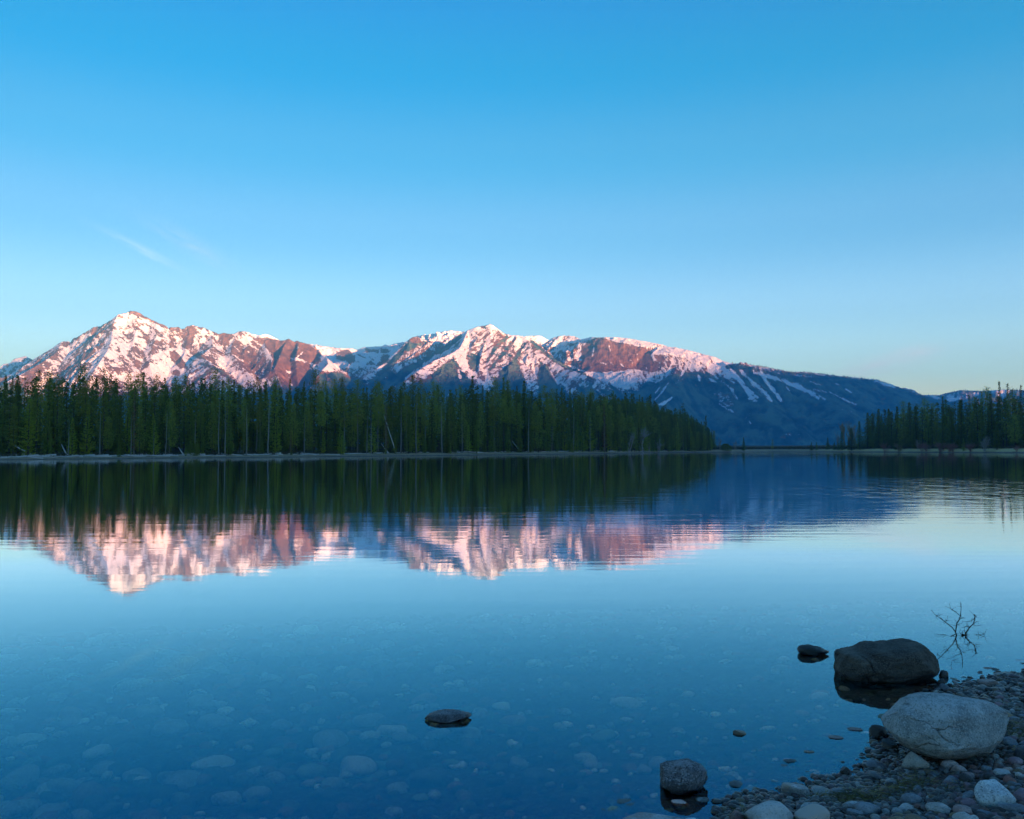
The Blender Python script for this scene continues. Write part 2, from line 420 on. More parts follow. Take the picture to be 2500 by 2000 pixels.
# middle peak
ridge([7000, 7000, 7100], [(1060, 862), (1080.5, 843.8), (1119.5, 818.5), (1131, 811.6), (1143, 805.8), (1166, 797), (1182, 795), (1197.5, 790.8), (1205, 795), (1211.7, 800.5), (1220, 807), (1229, 813), (1247, 818), (1270, 819), (1284, 824)], .75, 450, .55)
ridge([7000, 6500, 6000, 5600], [(1143, 806), (1132, 832), (1122, 850), (1100, 864), (1060, 880), (1020, 905), (985, 930), (940, 975)], .75)
ridge([7000, 6600, 6100], [(1182, 795), (1165, 825), (1150, 850), (1140, 880), (1150, 905), (1120, 960)], .6)
ridge([7050, 6600, 6100], [(1200, 792), (1190, 820), (1180, 850), (1172, 880), (1170, 905), (1180, 950)], .75)
ridge([7050, 6700, 6200], [(1247, 818), (1225, 845), (1205, 870), (1190, 900), (1160, 940), (1140, 980)], .75)
ridge([7050, 6700, 6200], [(1262, 819), (1250, 845), (1228, 875), (1205, 910), (1190, 960)], .75)
ridge([7080, 6700, 6200, 5700], [(1275, 820), (1300, 842), (1340, 872), (1380, 897), (1420, 912), (1460, 928), (1510, 955), (1560, 1000)], .7)
ridge([7000, 6600, 6100], [(1296, 840), (1288, 868), (1280, 895), (1285, 930), (1300, 985)], .75)
ridge([6850, 6400, 6000], [(1335, 870), (1332, 895), (1350, 925), (1370, 965), (1390, 1000)], .7)
# plateau with the reddish cliff band
ridge(8300, [(1265, 826), (1284, 820), (1305, 819), (1321, 820), (1338, 829.7), (1350, 836)], .8, 250, .5)
ridge([7900, 7800, 7600, 7300], [(1325, 840), (1336, 833), (1348, 824.8), (1363.6, 820), (1389, 819), (1402.6, 821), (1412, 825.8), (1418, 828.7), (1430, 825.8), (1441.6, 822.5), (1457, 823.8), (1478.6, 822.9)], .8, 350, .5)
ridge([7600, 7400, 7200], [(1478, 823), (1508, 823.8), (1531, 825.8), (1570, 832.6), (1600, 838), (1620, 842.3), (1629, 846), (1678, 854), (1707, 862), (1746, 871.6), (1765.6, 881.4), (1785, 887)], .28, 300, .75)
ridge([7600, 7350, 6900], [(1452, 824), (1440, 842), (1432, 862), (1436, 885), (1445, 905), (1460, 940)], 1.1, 200, .6)
ridge([7500, 7300, 6900], [(1482, 836), (1478, 858), (1474, 880), (1472, 905), (1490, 940)], 1.2, 150, .6)
ridge([7450, 7250, 6900], [(1512, 838), (1510, 860), (1502, 885), (1500, 908)], 1.2, 150, .6)
ridge([7400, 7200, 6800], [(1545, 842), (1548, 862), (1545, 885), (1545, 908), (1560, 950)], 1.2, 150, .6)
ridge([7350, 7150, 6800], [(1580, 850), (1585, 872), (1578, 895), (1570, 915), (1580, 960)], 1.1, 150, .6)
ridge([7300, 7100, 6700], [(1632, 856), (1625, 878), (1612, 900), (1600, 930), (1590, 990)], 1.0, 150, .6)
ridge([7250, 6900, 6300, 5900], [(1662, 860), (1655, 890), (1640, 920), (1620, 960), (1590, 1010)], .8, 200, .55)
ridge([7200, 6800, 6200], [(1700, 868), (1692, 895), (1680, 925), (1690, 970), (1700, 1030)], .8, 200, .55)
ridge([7150, 6800, 6200], [(1725, 876), (1730, 905), (1745, 940), (1770, 990), (1800, 1050)], .75, 200, .5)
ridge([7100, 6700, 6200, 5600], [(1765, 882), (1785, 905), (1815, 935), (1850, 965), (1900, 1005), (1960, 1060)], .6, 200, .45)
# forested shoulder to the right
ridge([7500, 7600, 7800, 8200, 8600], [(1765, 884), (1785, 887), (1824, 890), (1863, 895), (1911.7, 904.7), (1931, 908.6), (1960, 907.7), (1989.6, 910.6), (2020, 914.5), (2046, 918), (2093, 922.6), (2139, 927), (2167, 936.5), (2199.5, 950.4),
      (2222.6, 959.7), (2255, 964.4), (2299, 965), (2340, 975)], .45, 500, .4)
ridge([7500, 7000, 6400, 5600], [(1850, 897), (1900, 920), (1960, 945), (2010, 968), (2060, 1000), (2110, 1050)], .55, 300, .4)
ridge([7700, 7300, 6700], [(1960, 910), (2030, 940), (2090, 975), (2150, 1010), (2220, 1060)], .5, 300, .4)
ridge([8200, 7600, 7000], [(2120, 928), (2180, 965), (2250, 1000), (2330, 1050)], .5, 300, .4)
ridge(9600, [(2240, 985), (2299, 963), (2322, 957.4), (2343, 952.8), (2371, 954), (2399, 954.6), (2452, 951.6), (2500, 952.8), (2600, 958), (2750, 945), (2950, 955), (3200, 970)], .4, 700, .4)

mu = np.concatenate([np.arange(-500, -20, 9.0), np.arange(-20, 2520, 1.7), np.arange(2520, 3200, 9.0)])
my = np.concatenate([np.arange(3300, 5000, 45.0), np.arange(5000, 7800, 11.0), np.arange(7800, 9300, 16.0), np.arange(9300, 11601, 100.0)])
MU, MY = np.meshgrid(mu, my)
MX = (MU - 1250) / F * MY
base = 12 + 0.008 * np.clip(MY - 3300, 0, 3000) + 14 * fbm(MX / 700, MY / 700, 4)
MZ = base.copy(); RD = np.full(MX.shape, 900.0)
for pts, s1, d1, s2 in RIDGES:
    P = np.array([far(u, v, d) for u, v, d in pts])
    reach = 2600.0
    j0, j1 = np.searchsorted(my, P[:, 1].min() - reach), np.searchsorted(my, P[:, 1].max() + reach)
    ulo = min((P[:, 0] - reach) / P[:, 1].min(), default=0) if False else ((P[:, 0] - reach) / np.maximum(P[:, 1] - 1500, 3300)).min()
    uhi = ((P[:, 0] + reach) / np.maximum(P[:, 1] - 1500, 3300)).max()
    ulo = min(ulo, ((P[:, 0] - reach) / P[:, 1]).min())
    i0, i1 = np.searchsorted(mu, 1250 + F * ulo), np.searchsorted(mu, 1250 + F * uhi)
    if i1 <= i0 or j1 <= j0: continue
    sl = (slice(j0, j1), slice(i0, i1))
    x, y = MX[sl], MY[sl]
    bd = np.full(x.shape, 1e12); bz = np.zeros(x.shape)
    for a, b in zip(P[:-1], P[1:]):
        dx, dy = b[0] - a[0], b[1] - a[1]
        t = np.clip(((x - a[0]) * dx + (y - a[1]) * dy) / (dx * dx + dy * dy + 1e-9), 0, 1)
        d2 = (x - a[0] - t * dx) ** 2 + (y - a[1] - t * dy) ** 2
        mk = d2 < bd
        bd = np.where(mk, d2, bd); bz = np.where(mk, a[2] + t * (b[2] - a[2]), bz)
    d = np.sqrt(bd)
    h = bz - s1 * np.minimum(d, d1) - s2 * np.maximum(d - d1, 0)
    MZ[sl] = np.maximum(MZ[sl], h); RD[sl] = np.minimum(RD[sl], d)
rel = np.clip(MZ - base, 0, None)
k = sstep(0, 160, RD) * sstep(0, 150, rel)
gul = fbm(MX / 230 + .25 * fbm(MX / 500, MY / 500, 3), MY / 520, 5, .55, True)
fine = fbm(MX / 70, MY / 110, 4, .55)
crest = fbm(MX / 105 + .4 * fbm(MX / 160, MY / 160, 2), MY / 230, 5, .6, True)
MZ = MZ + k * (52 * (gul - .35) + 14 * fine + 44 * (crest - .35)) + sstep(0, 60, rel) * (6.5 * fbm(MX / 45, MY / 45, 3) * (0.4 + 0.6 * sstep(0, 60, RD)))
PU, PV = proj(np.stack([MX, MY, MZ], -1).reshape(-1, 3))
PU = PU.reshape(MX.shape); PV = PV.reshape(MX.shape)
# steepness
gzx = np.gradient(MZ, axis=1) / np.maximum(np.gradient(MX, axis=1), 1e-3); gzy = np.gradient(MZ, axis=0) / np.gradient(MY, axis=0)
steep = np.hypot(gzx, gzy)
# what covers the slopes: snow (S), forest (W); the snow lines below were read off the mountains themselves
S = np.clip((MZ - 420) / 260, -1, 1) * .5 - .9 * (sstep(.75, 1.3, steep) - .35)
tl = 470 + 60 * fbm(MX / 300, MY / 300, 3)
W = 1 - sstep(-90, 90, MZ - tl)
RUG = np.clip(.9 * (crest - .38) + .6 * (gul - .38), -.6, .6)
def paint(kind, s, w, wid, pts):
    global S, W
    pts = np.array(pts, float)
    if kind == 'line' and pts[:, 0].mean() > 1560 and s > 0: wid, s = wid * 1.12, min(1.25, s * 1.35)
    if kind == 'line' and pts[:, 0].mean() > 2260 and s > 0: wid *= 1.5
    mg = wid * 2 + 6
    msk = (PU > pts[:, 0].min() - mg) & (PU < pts[:, 0].max() + mg) & (PV > pts[:, 1].min() - mg) & (PV < pts[:, 1].max() + mg)
    x, y = PU[msk], PV[msk]
    if not len(x): return
    wob = 3.6 * fbm(x / 13, y / 9, 4)
    tpar = np.zeros(x.shape)
    bd = np.full(x.shape, 1e9); ins = np.zeros(x.shape, bool)
    seq = list(zip(pts, np.roll(pts, -1, 0))) if kind == 'poly' else list(zip(pts[:-1], pts[1:]))
    for ns_, (a, b) in enumerate(seq):
        d = b - a
        t = np.clip(((x - a[0]) * d[0] + (y - a[1]) * d[1]) / (d @ d + 1e-9), 0, 1)
        dd = np.hypot(x - a[0] - t * d[0], y - a[1] - t * d[1])
        tpar = np.where(dd < bd, (ns_ + t) / len(seq), tpar); bd = np.minimum(bd, dd)
        if kind == 'poly':
            c = ((a[1] > y) != (b[1] > y))
            xi = a[0] + (y - a[1]) / (d[1] if abs(d[1]) > 1e-6 else 1e-6) * d[0]
            ins ^= c & (x < xi)
    if kind == 'poly':
        sd = np.where(ins, bd, -bd) + wob
        f = sstep(-wid * .6, wid * .6, sd) * .93
    else:
        wv = wid * (.35 + .75 * np.sqrt(np.clip(np.sin(math.pi * np.clip(tpar * .9 + .08, 0, 1)), 0, 1))) * (1 + .9 * fbm(x / 17 + 3, y / 17, 3))
        f = (1 - sstep(wv * .1, wv * .85, bd + wob * min(1.0, wid / 8))) * .92
    S[msk] = S[msk] * (1 - f) + s * f
    W[msk] = W[msk] * (1 - f) + w * f
P_, L_ = 'poly', 'line'
for a in [
    (P_, .38, 0, 14, [(60, 945), (321, 750), (410, 795), (480, 788), (600, 805), (640, 825), (650, 870), (640, 965), (60, 965)]),
    (P_, -.12, .1, 10, [(40, 935), (90, 870), (180, 820), (260, 785), (288, 772), (270, 815), (245, 850), (200, 890), (150, 930)]),
    (P_, .55, 0, 5, [(130, 880), (165, 845), (200, 822), (232, 806), (205, 838), (170, 866), (138, 890)]),
    (L_, -.75, 0, 7, [(312, 759), (325, 761), (350, 772), (375, 784), (410, 800)]),
    (P_, .5, 0, 8, [(300, 775), (325, 766), (345, 790), (340, 830), (300, 835), (280, 825)]),
    (L_, -.6, 0, 5, [(350, 790), (380, 805), (400, 822)]), (L_, -.65, 0, 6, [(340, 822), (372, 834), (405, 843)]), (L_, -.7, 0, 6, [(365, 845), (402, 853)]),
    (P_, -.25, 0, 7, [(308, 855), (330, 846), (352, 860), (364, 890), (350, 905), (330, 900), (315, 880)]),
    (P_, -.35, 0, 6, [(412, 796), (455, 795), (462, 830), (455, 850), (430, 850), (408, 870), (415, 840)]),
    (L_, .6, 0, 5, [(415, 812), (436, 812)]), (L_, .6, 0, 5, [(413, 822), (435, 824)]),
    (P_, .95, 0, 7, [(370, 870), (410, 852), (440, 845), (465, 885), (440, 930), (400, 935), (360, 905)]),
    (P_, -.75, 0, 5, [(412, 858), (428, 855), (452, 885), (460, 902), (440, 899), (418, 880)]),
    (P_, -.9, .3, 3, [(418, 908), (430, 903), (440, 909), (439, 919), (420, 916)]),
    (P_, -.8, 0, 5, [(445, 830), (458, 796), (472, 798), (477, 830), (465, 852), (455, 852)]),
    (P_, .25, 0, 8, [(475, 802), (520, 812), (560, 825), (558, 860), (520, 868), (470, 845)]),
    (P_, -.5, 0, 6, [(520, 812), (548, 812), (570, 818), (575, 830), (550, 832)]),
    (L_, -.8, 0, 9, [(466, 862), (500, 872), (525, 882), (548, 876)]),
    (P_, -.75, 0, 5, [(560, 850), (575, 832), (600, 840), (602, 858), (575, 860)]),
    (L_, -.5, .7, 9, [(490, 888), (535, 903), (560, 922), (590, 950)]), (L_, -.5, .7, 9, [(465, 940), (495, 918), (514, 904)]),
    (P_, .95, 0, 5, [(518, 884), (548, 872), (560, 862), (575, 895), (600, 918), (622, 935), (600, 950), (560, 912)]),
    (P_, -.3, 0, 7, [(560, 862), (580, 840), (620, 850), (660, 880), (680, 922), (650, 925), (600, 905), (570, 882)]),
    (P_, -.95, 0, 4, [(626, 826), (704, 824), (750, 838), (778, 858), (787, 868), (765, 892), (735, 882), (720, 874), (690, 870), (668, 868), (650, 850)]),
    (P_, -.8, 0, 5, [(662, 866), (700, 874), (745, 892), (768, 908), (768, 928), (740, 945), (690, 935), (670, 900)]),
    (L_, .8, 0, 4, [(724, 874), (733, 866), (743, 856)]), (L_, .8, 0, 6, [(722, 876), (745, 882), (768, 893)]), (L_, .6, 0, 4, [(702, 908), (722, 910)]),
    (P_, .8, 0, 4, [(628, 838), (648, 838), (645, 850), (632, 848)]), (L_, .5, 0, 4, [(600, 826), (612, 845), (625, 842)]),
    (P_, -.8, .2, 4, [(766, 885), (785, 866), (803, 874), (800, 895), (780, 892)]),
    (P_, 1, 0, 4, [(750, 834), (822, 846), (818, 866), (785, 862)]), (L_, 1, 0, 6, [(612, 817), (632, 822), (648, 818), (680, 830)]),
    (P_, .85, 0, 8, [(795, 848), (975, 844), (990, 850), (930, 898), (880, 918), (800, 908), (772, 900)]),
    (P_, -.85, 0, 4, [(820, 857), (850, 854), (868, 870), (867, 883), (855, 889), (838, 880), (822, 878)]),
    (P_, -.8, 0, 3, [(888, 850), (925, 855), (923, 862), (893, 860)]), (P_, -.8, 0, 3, [(928, 850), (945, 853), (950, 862), (930, 862)]), (L_, -.7, 0, 3, [(870, 865), (895, 875)]),
    (P_, -.8, .1, 3, [(893, 891), (905, 881), (916, 889)]), (P_, -.8, .4, 4, [(918, 895), (935, 866), (952, 868), (946, 888)]),
    (P_, .2, .35, 6, [(825, 900), (915, 895), (925, 905), (880, 918), (820, 912)]),
    (P_, -.8, .95, 8, [(778, 912), (820, 908), (850, 920), (900, 928), (880, 955), (778, 965)]),
    (P_, -.6, .9, 8, [(985, 845), (1012, 822), (1040, 832), (1075, 840), (1130, 808), (1122, 842), (1060, 880), (985, 932), (900, 970), (870, 960), (940, 892)]),
    (P_, .35, .12, 8, [(988, 862), (1050, 832), (1078, 845), (1030, 878), (965, 912), (953, 902)]),
    (P_, 1, 0, 4, [(1018, 816), (1100, 803), (1135, 808), (1085, 842), (1050, 832), (1026, 833)]),
    (P_, -.6, 0, 4, [(995, 833), (1018, 819), (1032, 836), (1012, 838)]), (L_, -.5, 0, 4, [(1075, 838), (1090, 832)]),
    (L_, .6, .1, 5, [(1075, 868), (1100, 850), (1125, 828)]),
    (L_, .75, .05, 10, [(1118, 850), (1090, 862), (1060, 876), (1030, 896), (990, 925)]),
    (P_, -.5, .85, 8, [(1060, 905), (1110, 872), (1122, 895), (1150, 930), (1150, 975), (1000, 975)]),
    (L_, .4, .2, 7, [(1080, 880), (1050, 905), (1040, 925)]), (L_, .4, .3, 6, [(1120, 905), (1125, 930)]),
    (P_, .2, .38, 8, [(1150, 812), (1197, 792), (1215, 805), (1200, 860), (1170, 910), (1150, 900), (1140, 860)]),
    (P_, -.6, .6, 4, [(1170, 797), (1196, 790), (1180, 803)]),
    (P_, -.4, .8, 6, [(1138, 868), (1168, 858), (1176, 880), (1165, 906), (1146, 900)]),
    (L_, .85, .05, 9, [(1172, 801), (1148, 825), (1132, 850), (1122, 875), (1132, 895), (1150, 912), (1172, 927), (1190, 952), (1196, 975)]),
    (L_, .7, .12, 11, [(1203, 800), (1197, 840), (1178, 880), (1168, 912)]),
    (P_, .12, .38, 8, [(1212, 806), (1270, 822), (1330, 852), (1300, 870), (1280, 870), (1260, 900), (1200, 935), (1190, 900)]),
    (L_, -.5, .85, 8, [(1258, 828), (1228, 865), (1196, 902)]), (L_, -.5, .8, 7, [(1238, 822), (1208, 850), (1190, 885)]), (L_, -.5, .85, 8, [(1280, 838), (1262, 870), (1240, 900), (1220, 930)]),
    (P_, -.5, .9, 6, [(1225, 900), (1262, 880), (1280, 920), (1290, 965), (1200, 970)]),
    (P_, .5, .16, 7, [(1296, 848), (1325, 868), (1318, 900), (1312, 940), (1306, 965), (1280, 915), (1270, 900), (1285, 880)]),
    (P_, -.5, .9, 5, [(1318, 885), (1338, 892), (1350, 920), (1375, 965), (1320, 968), (1312, 920)]),
    (P_, .4, .25, 7, [(1335, 878), (1362, 900), (1402, 920), (1442, 945), (1404, 940), (1420, 968), (1388, 962), (1368, 930), (1348, 915)]),
    (L_, -.6, .95, 8, [(1298, 834), (1340, 870), (1380, 895), (1420, 910), (1460, 926), (1505, 952)]),
    (P_, -.5, .9, 8, [(1400, 960), (1440, 948), (1500, 955), (1540, 980), (1540, 1010), (1420, 1010)]),
    (P_, .2, .4, 7, [(1430, 915), (1480, 935), (1500, 955), (1450, 945)]), (L_, .5, .3, 7, [(1458, 950), (1475, 970), (1510, 972)]),
    (P_, .45, .05, 7, [(1336, 835), (1390, 820), (1425, 830), (1430, 850), (1400, 868), (1360, 878), (1342, 862)]),
    (L_, -.7, .1, 5, [(1345, 850), (1380, 845), (1410, 838)]), (L_, -.7, .1, 5, [(1350, 862), (1385, 862), (1415, 850)]),
    (P_, -.9, 0, 5, [(1420, 845), (1457, 824), (1480, 828), (1540, 842), (1580, 850), (1600, 868), (1622, 868), (1635, 890), (1600, 908), (1545, 902), (1500, 907), (1450, 910), (1425, 907), (1383, 888), (1400, 876), (1420, 872)]),
    (L_, .9, 0, 5, [(1385, 878), (1405, 876), (1420, 880)]), (L_, .7, 0, 4, [(1466, 886), (1480, 888)]), (L_, .7, 0, 3, [(1492, 886), (1498, 892)]), (L_, .7, 0, 4, [(1515, 888), (1522, 896)]), (L_, .6, 0, 3, [(1540, 878), (1545, 886)]),
    (L_, .6, 0, 3, [(1450, 850), (1446, 870)]), (L_, .6, 0, 3, [(1555, 860), (1560, 880)]), (L_, .5, 0, 3, [(1487, 845), (1492, 865)]), (L_, .8, 0, 5, [(1602, 855), (1592, 868), (1600, 880), (1612, 900)]),
    (P_, 1, 0, 3, [(1476, 820), (1531, 822), (1620, 838), (1700, 853), (1760, 876), (1790, 888), (1750, 888), (1690, 874), (1640, 864), (1600, 853), (1550, 840), (1500, 835)]),
    (P_, .95, 0, 5, [(1398, 896), (1422, 904), (1450, 908), (1500, 912), (1545, 920), (1558, 915), (1555, 935), (1530, 952), (1500, 940), (1455, 926)]),
    (P_, .0, .2, 6, [(1600, 880), (1640, 866), (1690, 876), (1705, 885), (1690, 900), (1640, 912), (1605, 908)]),
    (P_, -.6, .95, 10, [(1530, 1110), (1545, 965), (1580, 930), (1660, 908), (1720, 905), (1790, 935), (1860, 985), (2260, 1000), (2260, 1110)]),
    (L_, .9, 0, 5, [(1645, 868), (1640, 890), (1625, 922)]), (L_, .9, 0, 5, [(1686, 872), (1673, 900), (1657, 928)]), (L_, .7, 0, 4, [(1612, 905), (1618, 925), (1600, 935)]),
    (L_, .9, 0, 7, [(1702, 868), (1706, 880), (1712, 895)]), (L_, .9, 0, 5, [(1722, 880), (1735, 905), (1752, 925)]), (L_, .8, 0, 4, [(1738, 885), (1750, 910)]), (L_, .8, .1, 5, [(1705, 915), (1708, 930)]), (L_, .6, .2, 5, [(1732, 925), (1748, 933)]),
    (L_, .9, 0, 5, [(1640, 972), (1620, 985), (1600, 990)]), (L_, .8, 0, 3, [(1612, 945), (1598, 962)]),
    (P_, -.7, .92, 6, [(1770, 892), (1800, 890), (1900, 905), (2150, 930), (2260, 970), (2260, 1000), (1860, 990), (1800, 945)]),
    (L_, .95, 0, 8, [(1745, 878), (1770, 900), (1795, 922), (1822, 948), (1850, 972)]), (L_, .9, .1, 6, [(1785, 902), (1805, 925), (1815, 936)]), (L_, .95, 0, 9, [(1808, 905), (1840, 935), (1868, 960), (1884, 980)]),
    (L_, .95, 0, 7, [(1856, 910), (1880, 945), (1898, 965), (1909, 983)]), (L_, 1, 0, 9, [(1842, 908), (1900, 925), (1950, 945), (1985, 962), (1998, 972)]), (L_, .7, .2, 9, [(1820, 950), (1835, 970), (1850, 980)]),
    (L_, .8, .2, 4, [(1600, 975), (1618, 955), (1632, 935)]), (L_, .5, .4, 6, [(1560, 925), (1590, 930), (1615, 922)]), (L_, .4, .45, 8, [(1760, 930), (1785, 950), (1800, 975)]), (L_, .3, .5, 6, [(1650, 935), (1668, 925)]), (L_, .6, .3, 3, [(1755, 985), (1775, 1000)]), (P_, .15, .55, 8, [(1738, 958), (1780, 960), (1802, 990), (1770, 995)]), (L_, .8, 0, 3, [(1778, 1000), (1792, 1005)]), (L_, .8, 0, 3, [(1828, 1028), (1834, 1034)]), (L_, .7, 0, 4, [(1920, 944), (1928, 955)]),
    (L_, .6, .3, 5, [(1830, 893), (1870, 902), (1905, 913)]), (L_, .5, .3, 4, [(1940, 916), (1985, 922)]), (L_, .6, .2, 5, [(1975, 932), (2005, 940)]), (L_, .7, .1, 4, [(1985, 950), (2018, 958)]),
    (L_, .9, 0, 5, [(2135, 930), (2165, 938), (2192, 949)]), (L_, .85, 0, 4, [(2025, 957), (2060, 975), (2092, 989)]), (L_, .8, 0, 3, [(2065, 950), (2079, 958)]), (L_, .7, 0, 3, [(1998, 965), (2014, 975)]), (L_, .6, 0, 3, [(2040, 937), (2052, 941)]),
    (P_, -.6, .8, 6, [(2250, 985), (2310, 958), (2350, 950), (2520, 948), (2520, 1010), (2260, 1010)]),
    (L_, .8, 0, 3, [(2275, 968), (2300, 973)]), (L_, .9, 0, 4, [(2312, 970), (2335, 960), (2342, 958)]), (L_, .9, 0, 4, [(2312, 976), (2340, 970), (2362, 962)]), (L_, .9, 0, 3, [(2320, 977), (2345, 974)]), (L_, .8, 0, 3, [(2376, 965), (2398, 958)]), (L_, .9, 0, 5, [(2420, 958), (2450, 953), (2480, 956)]),
    (L_, .9, 0, 4, [(2440, 966), (2465, 960)]),
]: paint(*a)
W = np.clip(W, 0, 1)
S = S - .85 * RUG * sstep(-1.2, -.2, S)
m, nt, out = new_mat('mountain'); n = N(nt)
co = n.coord()
aS, aW = n.attr('snow'), n.attr('wood')
q3 = n('ShaderNodeSeparateXYZ', {0: co})
# gullies and ledges slant down to the right on the pyramid and the far shoulder, down to the left on the middle peak
sh = n.math('ADD', n.maprange(q3.outputs[0], -1100, -500, 1.0, -.95), n.maprange(q3.outputs[0], 500, 1500, 0.0, 1.6))
slx = n.math('ADD', n.math('MULTIPLY', q3.outputs[0], 1.55), n.math('MULTIPLY', n.math('MULTIPLY', q3.outputs[2], sh), 1.35))
slant = n('ShaderNodeCombineXYZ', {0: slx, 1: n.math('MULTIPLY', q3.outputs[1], .45), 2: n.math('MULTIPLY', q3.outputs[2], .6)}).outputs[0]
nz = n.noise(slant, 1 / 52, 9, .66, .35)
nf = n.noise(co, 1 / 16, 5, .6)
n2 = n.noise(n('ShaderNodeMapping', {'Vector': co, 'Scale': (1, .5, .8), 'Location': (31, 7, 3)}).outputs[0], 1 / 24, 5, .65, .3)
def half(v, k): return n.math('MULTIPLY', n.math('SUBTRACT', v, .5), k)
mS = n.maprange(n.math('ADD', n.math('MULTIPLY', aS, .5), n.math('ADD', half(nz, 2.3), n.math('ADD', half(n2, 1.4), half(nf, .8)))), -.05, .07)
rockv = n.noise(n('ShaderNodeMapping', {'Vector': co, 'Scale': (1.5, 1.0, .7)}).outputs[0], 1 / 60, 8, .65)
rock = n.ramp(rockv, [(.3, (.085, .045, .035)), (.5, (.20, .11, .075)), (.72, (.36, .21, .145))])
snow = n.mix(n.noise(co, 1 / 120, 3), (.74, .76, .80), (.86, .86, .87))
c = n.mix(mS, rock, snow)
tr = n('ShaderNodeTexVoronoi', {'Vector': co, 'Scale': 1 / 13})
mW = n.maprange(n.math('ADD', n.math('MULTIPLY', n.math('SUBTRACT', aW, .55), 1.1), n.math('ADD', half(n.noise(co, 1 / 60, 6, .65), 2.4), n.math('MULTIPLY', n.math('SUBTRACT', .45, tr.outputs['Distance']), .6))), -.06, .08)
wood = n.ramp(n.math('ADD', n.math('MULTIPLY', n.attr('rug'), .35), n.noise(n('ShaderNodeMapping', {'Vector': co, 'Scale': (1, .4, 1.4), 'Rotation': (0, .5, 0)}).outputs[0], 1 / 130, 9, .7)), [(.3, (.012, .045, .065)), (.5, (.045, .12, .14)), (.66, (.16, .25, .19))])
c = n.mix(mW, c, wood)
hb = n.math('ADD', n.math('MULTIPLY', rockv, n.math('SUBTRACT', 1.0, mS)), n.math('MULTIPLY', n.math('ADD', nz, n.math('MULTIPLY', mW, n.math('SUBTRACT', .6, tr.outputs['Distance']))), .5))
nt.links.new(n.bsdf(c, .85, n.bump(hb, 1.0, 42.0), .15), out.inputs[0])
mo = link('mountains', mesh_np('mountains', np.stack([MX, MY, MZ], -1).reshape(-1, 3), grid_faces(*MX.shape), smooth=True, attrs={'snow': S, 'wood': W, 'rug': RUG}), m)
tag(mo, 'snow streaked mountain range glowing pink at sunrise', None, None, 'structure')

def mount_z(u, y):
    i = int(np.clip(np.searchsorted(mu, u), 1, len(mu) - 1)); j = int(np.clip(np.searchsorted(my, y), 1, len(my) - 1))
    return MZ[j, i]

# ------------------------------------------------------------------ trees
def fol_mat(name, dark, light, jitter=.25):
    m, nt, out = new_mat(name); n = N(nt)
    oi = n('ShaderNodeObjectInfo').outputs['Random']
    c = n.mix(n.noise(n.coord(), 9.0, 4, .6), dark, light)
    hs = n('ShaderNodeHueSaturation', {'Hue': n.maprange(oi, 0, 1, .485, .515, False), 'Saturation': 1.0, 'Value': n.maprange(oi, 0, 1, 1 - jitter, 1 + jitter, False), 'Color': c}).outputs[0]
    d = n('ShaderNodeBsdfDiffuse', {'Color': hs}).outputs[0]; t = n('ShaderNodeBsdfTranslucent', {'Color': hs}).outputs[0]
    nt.links.new(n('ShaderNodeMixShader', {0: .25, 1: d, 2: t}).outputs[0], out.inputs[0])
    return m
def bark_mat(name, a, b):
    m, nt, out = new_mat(name); n = N(nt)
    c = n.mix(n.noise(n.coord((40, 40, 6)), 1.0, 5, .7), a, b)
    nt.links.new(n.bsdf(c, .9, None, .1), out.inputs[0])
    return m
M_SPRUCE = fol_mat('spruce_needles', (.075, .095, .024), (.24, .27, .055))
M_PINE = fol_mat('pine_needles', (.12, .135, .025), (.34, .34, .065))
M_YOUNG = fol_mat('young_pine_needles', (.18, .21, .025), (.36, .39, .05))
M_RED = fol_mat('rusty_needles', (.15, .05, .03), (.24, .09, .06))
M_BARK = bark_mat('grey_bark', (.10, .08, .065), (.30, .25, .21))
M_DARKBARK = bark_mat('dark_bark', (.045, .036, .028), (.12, .10, .08))
M_DEAD = bark_mat('weathered_wood', (.36, .31, .28), (.70, .64, .60))
M_SNAG = bark_mat('dead_bark', (.13, .115, .105), (.34, .31, .29))
M_TWIG = bark_mat('pale_twigs', (.20, .17, .165), (.38, .34, .33))
M_TAN = bark_mat('tan_twigs', (.20, .15, .10), (.34, .26, .18))
M_REDTWIG = bark_mat('red_twigs', (.22, .09, .085), (.38, .19, .17))

def tube(pts, radii, sides=6):
    """Tapered tube along a polyline; returns V, F(quads)."""
    pts = np.array(pts, float); V = []; Fc = []
    for i, p in enumerate(pts):
        t = pts[min(i + 1, len(pts) - 1)] - pts[max(i - 1, 0)]; t = t / (np.linalg.norm(t) + 1e-9)
        a = np.cross(t, [0.31, .95, .12] if abs(t[1]) < .9 else [1, 0, 0]); a /= np.linalg.norm(a); b = np.cross(t, a)
        for k in range(sides):
            an = 2 * math.pi * k / sides
            V.append(p + radii[i] * (math.cos(an) * a + math.sin(an) * b))
    for i in range(len(pts) - 1):
        for k in range(sides):
            k2 = (k + 1) % sides
            Fc.append((i * sides + k, i * sides + k2, (i + 1) * sides + k2, (i + 1) * sides + k))
    for e, rev in ((0, True), (len(pts) - 1, False)):
        for k in range(1, sides - 2, 2):
            q = [e * sides, e * sides + k, e * sides + k + 1, e * sides + min(k + 2, sides - 1)]
            if len(set(q)) == 4: Fc.append(tuple(q[::-1] if rev else q))
    return np.array(V), np.array(Fc)

def merge(parts):
    V = []; Fc = []; o = 0
    for v, f in parts:
        if len(v) == 0: continue
        V.append(v); Fc.append(f + o); o += len(v)
    return np.concatenate(V), np.concatenate(Fc)

